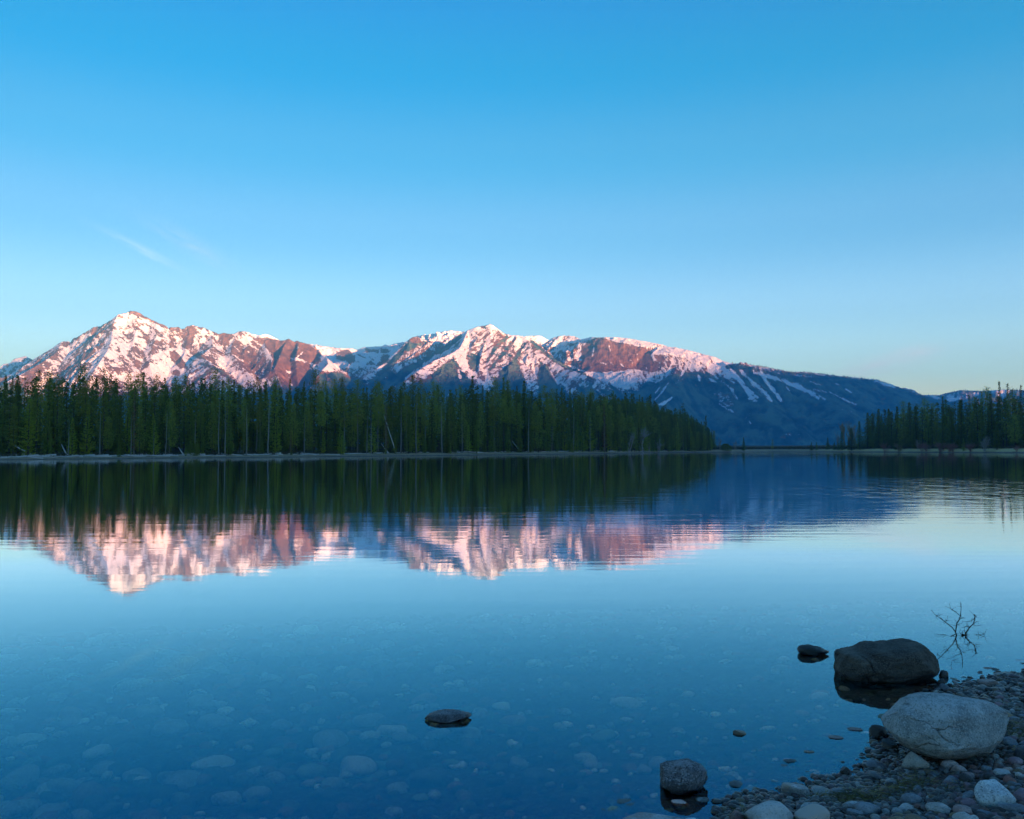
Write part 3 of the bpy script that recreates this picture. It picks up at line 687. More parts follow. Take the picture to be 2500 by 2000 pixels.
def sprays(C, Dr, L, Wd, rng, roll=1.0):
    """Kite shaped needle sprays: centres C, directions Dr, lengths L, widths Wd."""
    C = np.array(C); Dr = np.array(Dr, float); L = np.array(L)[:, None]; Wd = np.array(Wd)[:, None]
    Dr /= np.linalg.norm(Dr, axis=1)[:, None] + 1e-9
    up = rng.normal(0, roll, C.shape) + np.array([0, 0, .5])
    sd = np.cross(Dr, up); sd /= np.linalg.norm(sd, axis=1)[:, None] + 1e-9
    nn = np.cross(sd, Dr)
    p0 = C; p1 = C + Dr * L * .45 + sd * Wd + nn * (-.12) * L; p2 = C + Dr * L; p3 = C + Dr * L * .45 - sd * Wd + nn * (-.12) * L
    V = np.stack([p0, p1, p2, p3], 1).reshape(-1, 3)
    return V, np.arange(len(V)).reshape(-1, 4)

def conifer(rng, H, Rm, z0, levels, nb, style='spruce', scale=1.0):
    """Crown of a conifer of height H; returns V, F."""
    C = []; D = []; L = []; W_ = []
    for i in range(levels):
        q = (i + rng.uniform(-.3, .3)) / levels
        q = min(max(q, 0), .995)
        z = z0 + (H - z0) * q ** (.92 if style != 'pine' else 1.0)
        q = (z - z0) / (H - z0)
        if style == 'pine':
            prof = (0.5 + 1.5 * q) if q < .3 else .95 * (1 - (q - .3) / .7) ** .95 + .07
            prof *= rng.uniform(.55, 1.25)
        elif style == 'spire':
            prof = (1 - q) ** .95 * rng.uniform(.65, 1.15) + .018
        else:
            prof = (1 - q) ** 1.05 * rng.uniform(.7, 1.2) * min(1, .55 + 3 * q) + .018
        a0 = rng.uniform(0, 6.28)
        for b in range(nb):
            if style == 'pine' and rng.random() < .22: continue
            an = a0 + b * 6.283 / nb + rng.uniform(-.6, .6)
            r = Rm * prof * rng.uniform(.5, 1.15)
            zz = z + rng.uniform(-.6, .6) * (H - z0) / levels
            dr = np.array([math.cos(an), math.sin(an), 0])
            lift = {'spruce': -.32, 'spire': -.45, 'pine': .22, 'young': .35}[style] * r
            tip = dr * r + np.array([0, 0, min(zz, .985 * H) + lift * rng.uniform(.3, 1.5)])
            root = np.array([0, 0, min(zz, .98 * H)])
            if style == 'pine':
                for _ in range(9 if scale < 1.2 else 4):
                    f = rng.uniform(.35, 1.05); c = root + (tip - root) * f + rng.normal(0, .15 * Rm, 3)
                    C.append(c); D.append(dr * .5 + rng.normal(0, .7, 3) + np.array([0, 0, .3])); L.append(scale * rng.uniform(.5, 1.1) * .024 * H * (1.2 - .5 * q)); W_.append(scale * rng.uniform(.5, 1.0) * .0085 * H * (1.2 - .5 * q))
            else:
                ns = max(2, int(r / (.022 * H)))
                for s in range(ns):
                    f = (s + .6) / ns
                    c = root + (tip - root) * f + rng.normal(0, .006 * H, 3)
                    for sg in (-1, 1):
                        sd = np.array([-dr[1], dr[0], 0]) * sg
                        C.append(c); D.append(dr * .8 + sd * rng.uniform(.2, .9) + np.array([0, 0, rng.uniform(-.8, .05) if style != 'young' else rng.uniform(-.2, .7)]))
                        L.append(scale * .030 * H * rng.uniform(.7, 1.2) * (1.15 - .4 * f) * (1.15 - .6 * q)); W_.append(scale * .0085 * H * rng.uniform(.7, 1.3) * (1.15 - .6 * q))
                C.append(root + (tip - root) * .8); D.append(tip - root + np.array([0, 0, -.3 * r])); L.append(scale * .028 * H * (1.1 - .7 * q)); W_.append(scale * .008 * H * (1.1 - .6 * q))
    for _ in range(6):
        C.append(np.array([0, 0, H * rng.uniform(.95, .985)])); D.append(np.array([rng.normal(0, .25), rng.normal(0, .25), 1])); L.append(.022 * H); W_.append(.004 * H)
    return sprays(C, D, L, W_, rng)

def trunk(rng, H, r, lean=.01, bare=0, blen=.05):
    ks = np.linspace(0, 1, 7)
    off = np.cumsum(rng.normal(0, lean * H * .25, (7, 2)), 0); off -= off[0]; off *= (1 - ks[:, None]) * .8
    pts = np.concatenate([off, (ks * H * .985)[:, None]], 1); pts[0, 2] = -.02 * H
    parts = [tube(pts, r * (1.15 - 1.05 * ks) * np.array([1.35, 1, 1, 1, 1, 1, 1]), 7)]
    for _ in range(bare):
        z = rng.uniform(.15, .9) * H; a = rng.uniform(0, 6.28); l = blen * H * rng.uniform(.4, 1.2) * (1.1 - .6 * z / H)
        c = np.array([np.interp(z, pts[:, 2], pts[:, 0]), np.interp(z, pts[:, 2], pts[:, 1]), z])
        d = np.array([math.cos(a), math.sin(a), rng.uniform(-.45, .25)])
        parts.append(tube([c, c + d * l * .55, c + d * l + np.array([0, 0, .12 * l])], [r * .16, r * .1, r * .03], 4))
    return merge(parts)

# kinds: every variant is built once at height 1 and its meshes are shared by its trees
def variant(kind, seed):
    rng = np.random.RandomState(seed)
    if kind == 'pine':
        z0 = rng.uniform(.34, .56)
        cr = conifer(rng, 1, rng.uniform(.12, .155), z0, 26, 6, 'pine', 1.0); tk = trunk(rng, 1, .0075, .03, 14, .06); mt, bk = M_PINE, (M_BARK if seed % 2 else M_DARKBARK)
    elif kind == 'lowpine':
        cr = conifer(rng, 1, rng.uniform(.14, .18), rng.uniform(.12, .24), 32, 7, 'pine', 1.0); tk = trunk(rng, 1, .0075, .025, 10, .05); mt, bk = M_PINE, M_DARKBARK
    elif kind == 'spruce':
        cr = conifer(rng, 1, rng.uniform(.122, .168), rng.uniform(.02, .10), 40, 9, 'spruce'); tk = trunk(rng, 1, .009, .004); mt, bk = M_SPRUCE, M_DARKBARK
    elif kind == 'spire':
        cr = conifer(rng, 1, rng.uniform(.078, .105), rng.uniform(.03, .10), 42, 6, 'spire', .85); tk = trunk(rng, 1, .008, .004); mt, bk = M_SPRUCE, M_DARKBARK
    elif kind == 'young':
        cr = conifer(rng, 1, rng.uniform(.15, .20), .03, 26, 8, 'young', 1.05); tk = trunk(rng, 1, .014, .004); mt, bk = M_YOUNG, M_DARKBARK
    elif kind == 'rusty':
        cr = conifer(rng, 1, .09, .12, 22, 5, 'spruce', .8); tk = trunk(rng, 1, .011, .006, 10); mt, bk = M_RED, M_BARK
    else:
        cr = None; tk = trunk(rng, 1, .0085, .03, 40, .075); mt, bk = None, M_SNAG
    tm = mesh_np('trunk_mesh', *tk, smooth=True); tm.materials.append(bk)
    cm = None
    if cr: cm = mesh_np('crown_mesh', *cr); cm.materials.append(mt)
    return tm, cm
VAR = {k: [variant(k, 100 * i + s) for s in range(c)] for i, (k, c) in enumerate([('pine', 6), ('lowpine', 4), ('spruce', 5), ('spire', 3), ('young', 3), ('rusty', 1), ('snag', 3)])}
NAME = {'pine': ('pine_tree', 'pine tree'), 'lowpine': ('pine_tree', 'pine tree'), 'spruce': ('spruce_tree', 'spruce tree'), 'spire': ('spruce_tree', 'spruce tree'), 'young': ('young_pine', 'young tree'), 'rusty': ('dead_tree', 'dead tree'), 'snag': ('dead_tree', 'dead tree')}
GROUP = {'pine': 'pine trees along the far shore', 'lowpine': 'pine trees along the far shore', 'spruce': 'spruce trees along the far shore', 'spire': 'spruce trees along the far shore', 'young': 'young pines at the forest edge', 'rusty': 'dead trees in the far forest', 'snag': 'dead trees in the far forest'}
RNG = np.random.RandomState(11)
def sector(u):
    for lim, s in ((120, 'below the low blue peaks'), (240, 'below the shaded pyramid flank'), (400, 'straight below the pyramid peak'), (520, 'below the pyramid peak snow bowl'), (640, 'below the snow-streaked rock walls'), (790, 'below the bare brown cliffs'), (950, 'below the shaded snow cirque'),
                   (1090, 'below the smooth snow dome'), (1240, 'below the pointed middle peak'), (1400, 'below the white snow fan'), (1540, 'below the reddish cliff band'), (1780, 'near the tip of the wooded point')):
        if u < lim: return s
    return 'in the grove on the opposite point' if u < 2330 else 'among the tallest trees of the opposite grove'
LOOK = {'pine': 'tall pine with a long bare trunk', 'lowpine': 'full-crowned pine with branches low down', 'spruce': 'dark broad spruce', 'spire': 'thin dark spire-shaped spruce', 'young': 'small bright green pine at the water edge', 'rusty': 'dead conifer with rusty red needles', 'snag': 'leafless grey dead conifer'}

def place_tree(kind, u, t, topv, label=None, wide=1.0, h=None, vi=None, group=None):
    y = float(shore_d(u)) + t
    zb = float(far_z(np.array(float(u)), np.array(float(t))))
    if h is None: h = float(far(u, topv, y)[2]) - zb
    h = max(h, 1.2)
    x = (u - 1250) / F * y
    tm, cm = VAR[kind][RNG.randint(len(VAR[kind])) if vi is None else vi % len(VAR[kind])]
    nm, cat = NAME[kind]
    rt = link(nm, None, None, None, (x, y, zb - .05))
    if u > 1780: wide *= 1.45 if kind != 'spire' else 1.15
    w = h * wide * RNG.uniform(.88, 1.12)
    rt.scale = (w, w, h); rt.rotation_euler = (RNG.normal(0, .012), RNG.normal(0, .012), RNG.uniform(0, 6.28))
    tk = bpy.data.objects.new('trunk', tm); COL.objects.link(tk); tk.parent = rt
    if cm is not None:
        cr = bpy.data.objects.new('crown', cm); COL.objects.link(cr); cr.parent = rt
    tag(rt, label or (LOOK[kind] + ' ' + sector(u)), cat, group or GROUP[kind])
    return rt

SKY_U = [-300, 0, 100, 250, 400, 500, 600, 700, 800, 900, 1000, 1100, 1200, 1300, 1400, 1500, 1600, 1640, 1690, 1720, 1742]
SKY_V = [915, 925, 922, 920, 930, 935, 938, 942, 945, 950, 948, 952, 945, 955, 962, 970, 988, 1002, 1022, 1040, 1055]
SKR_U = [2095, 2117, 2145, 2170, 2207, 2260, 2302, 2345, 2400, 2450, 2500, 2700]
SKR_V = [1040, 1012, 1004, 1002, 990, 982, 978, 980, 972, 962, 955, 945]
# trees whose tops stand clear of the forest, each where the photo shows it
for kind, u, v, t, lab in [
    ('spruce', 8, 914, 30, None), ('spire', 30, 918, 22, 'narrow dark spruce standing alone against the low blue peaks'), ('spruce', 43, 914, 35, None), ('lowpine', 88, 902, 16, 'broad bushy-topped pine rising above the forest beside the blue peaks'), ('pine', 112, 904, 26, None),
    ('lowpine', 133, 914, 30, None), ('spire', 150, 918, 40, None), ('pine', 200, 891, 30, 'flat-topped pine poking high above the forest on the shaded flank side of the pyramid peak'), ('spruce', 192, 914, 22, None), ('lowpine', 248, 898, 14, 'dense pine standing highest under the ridge of the pyramid peak'),
    ('spire', 264, 910, 30, None), ('lowpine', 312, 912, 30, None), ('pine', 332, 912, 26, None), ('spruce', 352, 907, 34, None), ('pine', 378, 914, 26, None), ('spruce', 403, 921, 36, None), ('pine', 425, 922, 30, None), ('pine', 448, 914, 30, 'thin pine whose top reaches into the snow bowl'),
    ('spire', 500, 920, 34, None), ('pine', 521, 902, 20, 'tall open pine rising clear above the forest beside the long snow chute'), ('spruce', 541, 926, 34, None), ('pine', 553, 924, 30, None), ('spire', 567, 925, 40, None), ('lowpine', 585, 938, 30, None), ('pine', 625, 922, 24, None), ('spire', 646, 928, 40, None),
    ('lowpine', 668, 920, 22, 'wide thick-topped pine in front of the bare brown cliffs'), ('spire', 707, 923, 40, None), ('spire', 741, 928, 40, 'pointed black-green spruce below the gap right of the brown cliffs'), ('pine', 765, 900, 20, 'solitary high pine with a small ragged crown and long bare trunk below the brown cliffs'), ('pine', 793, 928, 30, None), ('pine', 815, 924, 30, None),
    ('pine', 835, 923, 40, None), ('pine', 872, 926, 16, 'slim pine with a tufted round top below the shaded snow cirque'), ('spire', 887, 946, 40, None), ('spire', 897, 943, 34, None), ('pine', 920, 930, 26, None), ('lowpine', 930, 935, 30, None), ('pine', 957, 942, 30, None), ('pine', 985, 933, 20, None),
    ('pine', 1007, 914, 44, 'spindly pine with its top high against the snow dome slope'), ('lowpine', 1027, 927, 24, 'thick bushy pine crown below the smooth snow dome'), ('lowpine', 1055, 929, 28, None), ('pine', 1070, 937, 30, None), ('spire', 1081, 948, 34, None), ('spruce', 1100, 950, 40, None), ('lowpine', 1125, 943, 34, None),
    ('spruce', 1153, 916, 30, 'large wide spruce with a dark pointed top directly below the middle peak'), ('spire', 1178, 940, 40, None), ('pine', 1207, 920, 26, None), ('spire', 1230, 918, 40, 'thin spruce spire right of the big wide spruce'), ('pine', 1238, 928, 34, None), ('spire', 1264, 941, 44, None), ('spruce', 1278, 928, 30, None),
    ('spruce', 1300, 953, 34, None), ('pine', 1327, 940, 30, None), ('lowpine', 1345, 948, 30, None), ('spire', 1358, 948, 44, None), ('spire', 1371, 944, 34, None), ('spire', 1395, 948, 40, None), ('pine', 1420, 957, 30, None), ('pine', 1442, 950, 50, 'lone ragged pine top standing out below the white snow fan'), ('lowpine', 1466, 968, 30, None),
    ('spire', 1497, 953, 60, None), ('spire', 1541, 960, 50, 'left of two thin spruce spires below the reddish cliffs'), ('spire', 1562, 961, 44, None), ('spruce', 1569, 968, 50, None), ('lowpine', 1480, 972, 30, None), ('spruce', 1605, 986, 40, None), ('spruce', 1632, 998, 30, None), ('spire', 1665, 1013, 40, None), ('spruce', 1680, 1016, 40, None),
    ('spruce', 1693, 1020, 30, None), ('spruce', 1716, 1038, 40, None), ('spruce', 1742, 1051, 30, 'last small spruce standing alone at the tip of the wooded point'),
    ('spruce', 2117, 1007, 30, 'dark spruce at the open end of the grove on the opposite point'), ('spire', 2133, 1006, 60, None), ('spruce', 2145, 997, 40, None), ('spruce', 2170, 997, 40, None), ('spruce', 2192, 991, 50, None), ('lowpine', 2207, 979, 40, None), ('spruce', 2222, 981, 40, None), ('lowpine', 2260, 974, 40, None), ('lowpine', 2280, 984, 40, None),
    ('spire', 2302, 966, 60, None), ('spruce', 2314, 974, 40, None), ('spruce', 2345, 974, 40, None), ('spire', 2370, 964, 50, None), ('lowpine', 2380, 968, 40, None), ('spire', 2399, 956, 60, None), ('lowpine', 2411, 947, 50, 'round-topped pine beside the tall spires of the opposite grove'), ('spruce', 2423, 960, 40, None),
    ('spire', 2442, 930, 50, 'tallest thin spruce spire of the grove on the opposite point'), ('spire', 2461, 934, 54, 'second thin spruce spire beside the tallest one on the opposite point'), ('lowpine', 2472, 949, 40, None), ('spire', 2490, 938, 50, 'thin spruce spire nearest the picture edge on the opposite point'),
]:
    place_tree(kind, u, t, v, lab, .85 if kind == 'spire' else 1.0)
# lone trees in the gap between the two points
place_tree('spruce', 2098, 20, 1028, 'slender open spruce just left of the grove on the opposite point', 1.15)
place_tree('spruce', 2078, 14, 1045, 'full dark spruce in front of the tan leafless trees', 1.5)
place_tree('spruce', 2055, 20, 1053, 'smaller dark spruce left of the tan leafless trees', 1.5)
place_tree('spruce', 2020, 20, 1068, 'tiny lone spruce in the gap between the two wooded points', 1.4)
place_tree('lowpine', 1885, 20, 1073, 'small round-topped pine alone on the low strip of land')
place_tree('spruce', 1815, 16, 1067, 'small ragged spruce alone beyond the tip of the wooded point', 1.3)
for u, v in ((1980, 1079), (1993, 1079), (2036, 1078), (2045, 1077)):
    place_tree('spruce', u, 20, v, 'tiny dark sapling on the low strip between the points', 1.5, group='saplings on the low strip of land')
# edge of the forest: ranks of trees, front to back
def skyline(u): return np.interp(u, SKY_U, SKY_V) if u < 1900 else np.interp(u, SKR_U, SKR_V)
cnt = {'pine': 0, 'spruce': 0, 'young': 0}
REST = []
def fill(u0, u1, step_m, t0, t1, kinds, lo, hi, ind):
    u = u0
    while u < u1:
        D = float(shore_d(u)); u += step_m * F / D * RNG.uniform(.55, 1.45) * (1 if u < 1450 or u > 2000 else .45)
        if u >= u1: break
        t = RNG.uniform(t0, t1) * (1 + D / 900)
        kind = kinds[RNG.randint(len(kinds))]
        sv = float(skyline(u))
        basev = 1102 - (far_z(np.array(u), np.array(t)) - EYE) / (D + t) * F
        topv = basev + (sv - basev) * RNG.uniform(lo, hi) + RNG.normal(0, 10 if 1430 < u < 1760 else 6)
        if ind and -10 < u < 2510: place_tree(kind, u, t, float(topv))
        else: REST.append((kind, u, t, float(topv)))
fill(-15, 1738, 3.1, 6.0, 9.5, ['young', 'lowpine', 'spruce', 'lowpine', 'young', 'spruce'], .3, .75, True)
fill(-15, 1745, 4.8, 9, 15, ['pine', 'pine', 'lowpine', 'spruce', 'pine'], .7, .98, True)
fill(2108, 2515, 7, 8, 16, ['spruce', 'lowpine', 'spruce', 'spruce'], .45, .92, True)
fill(2112, 2515, 34, 5, 7, ['young'], .18, .3, True)
fill(-15, 1700, 20, 4.5, 6.5, ['young', 'young', 'spruce'], .12, .32, True)
for u, v, k in ((328, 955, 'rusty'), (942, 985, 'rusty'), (710, 1040, 'rusty'), (1475, 985, 'rusty')): place_tree(k, u, 9 if k == 'rusty' else 8, v)
for u, v in ((168, 1020), (245, 1000), (320, 1010), (375, 1040), (405, 1000), (475, 1020), (535, 962), (550, 985), (602, 985), (655, 955), (743, 1010), (895, 1005), (907, 985), (978, 985), (1017, 960), (1080, 965), (1128, 1005), (1290, 985), (1400, 1000), (1440, 1010), (1455, 1035), (1668, 1050)):
    place_tree('snag', u, 7.5, v, 'bare grey dead trunk among the conifers ' + sector(u))
# everything deeper in the wood: one mass
for args in [(-330, -15, 4.5, 6, 12, ['spruce', 'lowpine', 'pine'], .5, .95), (-330, -15, 4.5, 14, 40, ['spruce', 'pine'], .8, 1.0), (-330, 1742, 2.5, 14, 22, ['spruce', 'lowpine', 'spruce'], .72, .96), (-330, 1740, 2.5, 20, 32, ['spruce', 'spire', 'lowpine'], .84, 1.0),
             (-330, 1735, 3.0, 32, 60, ['spruce', 'spire', 'pine'], .9, 1.02), (-330, 1720, 2.8, 60, 95, ['spruce', 'spire', 'lowpine'], .93, 1.03), (-330, 700, 2.2, 95, 200, ['spruce', 'lowpine'], .86, 1.0), (-330, 1700, 3.2, 95, 170, ['spruce', 'lowpine'], .90, 1.0), (-330, 1690, 4.0, 170, 300, ['spruce', 'lowpine'], .90, .99), (2116, 2900, 3.4, 80, 160, ['spruce', 'lowpine'], .88, .99), (2112, 2900, 3.2, 16, 36, ['spruce', 'lowpine', 'spire'], .75, 1.0), (2114, 2900, 4, 36, 80, ['spruce', 'spire'], .85, 1.0), (2515, 2900, 6, 6, 16, ['spruce', 'lowpine'], .6, 1.0)]:
    fill(*args, False)
LOWV = {}
for k, z0, st, Rm in (('pine', .4, 'pine', .11), ('lowpine', .2, 'pine', .12), ('spruce', .05, 'spruce', .125), ('spire', .05, 'spire', .075)):
    LOWV[k] = []
    for s in range(3):
        rg = np.random.RandomState(900 + s)
        LOWV[k].append((conifer(rg, 1, Rm * 1.15, z0, 20, 5, st, 1.7 if st != 'pine' else 1.7), trunk(rg, 1, .010, .006)))
cp, tp = [], []
for kind, u, t, topv in REST:
    y = float(shore_d(u)) + t; zb = float(far_z(np.array(u), np.array(t))); h = max(3.0, float(far(u, topv, y)[2]) - zb)
    (cv, cf), (tv, tf) = LOWV[kind][RNG.randint(3)]
    a = RNG.uniform(0, 6.28); rot = np.array([[math.cos(a), -math.sin(a), 0], [math.sin(a), math.cos(a), 0], [0, 0, 1]])
    w = h * RNG.uniform(.9, 1.15) * (1.35 if u > 1780 else 1.0); off = np.array([(u - 1250) / F * y, y, zb])
    cp.append(((cv @ rot.T) * [w, w, h] + off, cf)); tp.append(((tv @ rot.T) * [w, w, h] + off, tf))
m, nt, out = new_mat('forest_mass_needles'); n = N(nt)
co = n.coord()
c = n.mix(n.noise(co, .45, 6, .7), (.04, .055, .02), (.20, .23, .055))
nt.links.new(n('ShaderNodeBsdfDiffuse', {'Color': c}).outputs[0], out.inputs[0])
fo = link('forest', mesh_np('forest', *merge(cp)), m)
tag(fo, 'dense dark conifer forest filling the far shore behind its front trees', 'forest', None, 'stuff')
fot = link('trunk', mesh_np('forest_trunk', *merge(tp), smooth=True), M_DARKBARK, fo)
fot['kind'] = 'stuff'
# conifers on the distant skyline of the wooded shoulder
parts = []
rg = np.random.RandomState(3)
for u in np.concatenate([rg.uniform(1790, 2300, 520), rg.uniform(2300, 2520, 60)]):
    pts = RIDGES[[i for i, r in enumerate(RIDGES) if r[0][0][0] == 1765 and len(r[0]) > 12][0]][0] if u < 2300 else RIDGES[-1][0]
    us = [p[0] for p in pts]; y = np.interp(u, us, [p[2] for p in pts]) + rg.uniform(-60, 10)
    z = mount_z(u, y); h = rg.uniform(7, 17) * (1.3 if rg.random() < .15 else 1)
    x = (u - 1250) / F * y
    k = 6; an = np.arange(k) * 2 * math.pi / k; rad = h * rg.uniform(.12, .22)
    V = np.concatenate([np.stack([x + rad * np.cos(an), y + rad * np.sin(an), np.full(k, z - 1)], 1), [[x, y, z + h]]])
    parts.append((V, np.array([(i, (i + 1) % k, k, k) for i in range(k)])))
V, Fc = merge(parts)
tag(link('ridge_forest', mesh_np('ridge_forest', V, Fc[:, :3]), M_SPRUCE), 'fringe of tiny dark conifers along the distant wooded ridge', 'forest', None, 'stuff')

# ------------------------------------------------------------------ bare trees, shrubs, driftwood on the far shore
def twiggy(seed, n_stems, spread, depth, up=.75, r=.012, curve=.25):
    rg = np.random.RandomState(seed); parts = []
    def grow(p, d, l, rr, lev):
        d = d / np.linalg.norm(d)
        mid = p + d * l * .5 + rg.normal(0, curve * .12 * l, 3); e = p + d * l + rg.normal(0, curve * .2 * l, 3)
        parts.append(tube([p, mid, e], [rr, rr * .8, rr * .6], 4))
        if lev == 0: return
        for _ in range(rg.randint(2, 4) + (lev > 1)):
            f = rg.uniform(.45, 1.0)
            q = p + (e - p) * f
            grow(q, d + rg.normal(0, spread, 3) + np.array([0, 0, up * .35]), l * rg.uniform(.45, .72), rr * .55, lev - 1)
    for s in range(n_stems):
        a = rg.uniform(0, 6.28); grow(np.array([rg.normal(0, .03), rg.normal(0, .03), -.02]), np.array([math.cos(a) * spread * .8, math.sin(a) * spread * .8, 1.0]), rg.uniform(.3, .42), r, depth)
    V, Fc = merge(parts)
    V = V / V[:, 2].max()
    return V, Fc
def place_far(name, me, mat, u, t, topv, label, cat, group=None, wide=1.0):
    y = float(shore_d(u)) + t; zb = float(far_z(np.array(float(u)), np.array(float(t))))
    h = max(.5, float(far(u, topv, y)[2]) - zb)
    o = link(name, me, mat, None, ((u - 1250) / F * y, y, zb)); o.scale = (h * wide, h * wide, h)
    o.rotation_euler[2] = RNG.uniform(0, 6.28)
    return tag(o, label, cat, group)
place_far('leafless_tree', mesh_np('bare1', *twiggy(1, 3, .32, 4, r=.03)), M_TWIG, 1566, 6, 1037, 'pale leafless tree with forked branches in front of the wooded point', 'bare tree')
place_far('leafless_tree', mesh_np('bare2', *twiggy(2, 2, .4, 3, r=.028)), M_TWIG, 1535, 6, 1056, 'leaning leafless grey tree left of the pale forked tree', 'bare tree')
place_far('leafless_tree', mesh_np('bare3', *twiggy(3, 3, .55, 3, r=.026)), M_TWIG, 1606, 6, 1068, 'low arching leafless tree right of the pale forked tree', 'bare tree')
place_far('leafless_tree', mesh_np('bare3b', *twiggy(9, 2, .45, 3, r=.026)), M_TWIG, 1585, 6, 1078, 'short leafless grey tree between two taller bare trees', 'bare tree')
for u, v, l in ((2066, 1026, 'tan leafless tree, the left of two behind the dark spruce'), (2084, 1024, 'tan leafless tree, the right of two behind the dark spruce')):
    place_far('leafless_tree', mesh_np('bare_tan', *twiggy(int(u), 5, .2, 4, r=.014)), M_TAN, u, 60, v, l, 'bare tree')
place_far('leafless_tree', mesh_np('bare4', *twiggy(21, 2, .22, 3, r=.016)), M_TWIG, 2042, 30, 1052, 'thin grey leafless tree left of the dark spruces', 'bare tree')
place_far('leafless_tree', mesh_np('bare5', *twiggy(22, 3, .22, 3, r=.014)), M_TAN, 1758, 20, 1066, 'faint brown leafless sapling just past the wooded tip', 'bare tree')
place_far('leafless_tree', mesh_np('bare6', *twiggy(23, 3, .25, 3, r=.014)), M_TAN, 1794, 20, 1074, 'faint brown leafless sapling beside the small ragged spruce', 'bare tree')
place_far('bare_shrub', mesh_np('shrub_w', *twiggy(31, 12, .55, 4, r=.010)), M_TWIG, 2402, 6, 1061, 'round whitish leafless shrub on the grassy bank', 'shrub', wide=.75)
place_far('bare_shrub', mesh_np('shrub_g', *twiggy(32, 8, .4, 3, r=.010)), M_TWIG, 2240, 9, 1070, 'grey leafless shrub among the red willows', 'shrub', wide=.6)
for i, (u, v, d) in enumerate(((2160, 1082, 'directly left of the ochre bush'), (2250, 1086, 'left of the small bright pine'), (2262, 1082, 'touching the small bright pine'), (2296, 1080, 'just right of the small bright pine'), (2325, 1086, 'half way to the white shrub'), (2318, 1083, 'in the middle of the bank'), (2368, 1082, 'left of the round whitish shrub'), (2480, 1090, 'nearest the picture edge'))):
    place_far('willow_shrub', mesh_np('shrub_r', *twiggy(40 + i, 12, .5, 3, r=.010)), M_REDTWIG, u, 6, v - 6, 'reddish bare willow shrub ' + d, 'shrub', 'reddish willow shrubs on the grassy bank', 1.3)
place_far('willow_shrub', mesh_np('shrub_o', *twiggy(60, 14, .55, 3, r=.011)), M_TAN, 2194, 6, 1078, 'ochre bare shrub at the foot of the grove', 'shrub', None, 1.1)
def leafy(seed):
    rg = np.random.RandomState(seed); nq = 900
    th = rg.uniform(0, 6.28, nq); z = rg.uniform(0, 1, nq) ** .8; rr = np.sqrt(np.clip(1 - (z - .35) ** 2 / .45, .02, 1)) * .75 * rg.uniform(.5, 1, nq) * (1 + .2 * np.sin(3 * th + 2))
    C = np.stack([rr * np.cos(th), rr * np.sin(th), z * .95], 1)
    return sprays(C, C * [1, 1, .6] + rg.normal(0, .4, C.shape), np.full(nq, .13), np.full(nq, .045), rg)
bs = place_far('green_bush', mesh_np('bush', *leafy(3)), M_SPRUCE, 1771, 12, 1084, 'round dark green bush alone past the tip of the wooded point', 'bush', None, 1.0)
place_far('green_bush', mesh_np('bush2', *leafy(4)), M_SPRUCE, 472, 7, 1083, 'round dark green bush at the water edge below the snow bowl', 'bush', None, .62)
# low brush along the strip between the points and at the foot of the forest
rg = np.random.RandomState(77); C = []; D = []; L = []; W_ = []
for _ in range(16000):
    u = rg.uniform(-60, 2560)
    if rg.random() < .35: u = rg.uniform(1650, 2130)
    Lb = float(berm_len(u)); t = Lb * rg.uniform(.62, 1.5) + rg.exponential(6); y = float(shore_d(u)) + t
    s = y / 400
    C.append(((u - 1250) / F * y, y, float(far_z(np.array(u), np.array(t))) + rg.uniform(0, .35) * (1.5 if 1650 < u < 2130 else 1) * s)); D.append(rg.normal(0, .5, 3) + [0, 0, .8]); L.append(rg.uniform(.3, .9) * (.5 + s)); W_.append(rg.uniform(.06, .16) * (.5 + s))
m, nt, out = new_mat('dry_brush'); n = N(nt)
nt.links.new(n.bsdf(n.ramp(n.noise(n.coord(), .25, 4), [(.35, (.035, .045, .022)), (.5, (.07, .065, .035)), (.65, (.13, .09, .06))]), .9), out.inputs[0])
tag(link('undergrowth', mesh_np('undergrowth', *sprays(C, D, L, W_, rg)), m), 'low dry brush along the foot of the far forest', 'brush', None, 'stuff')

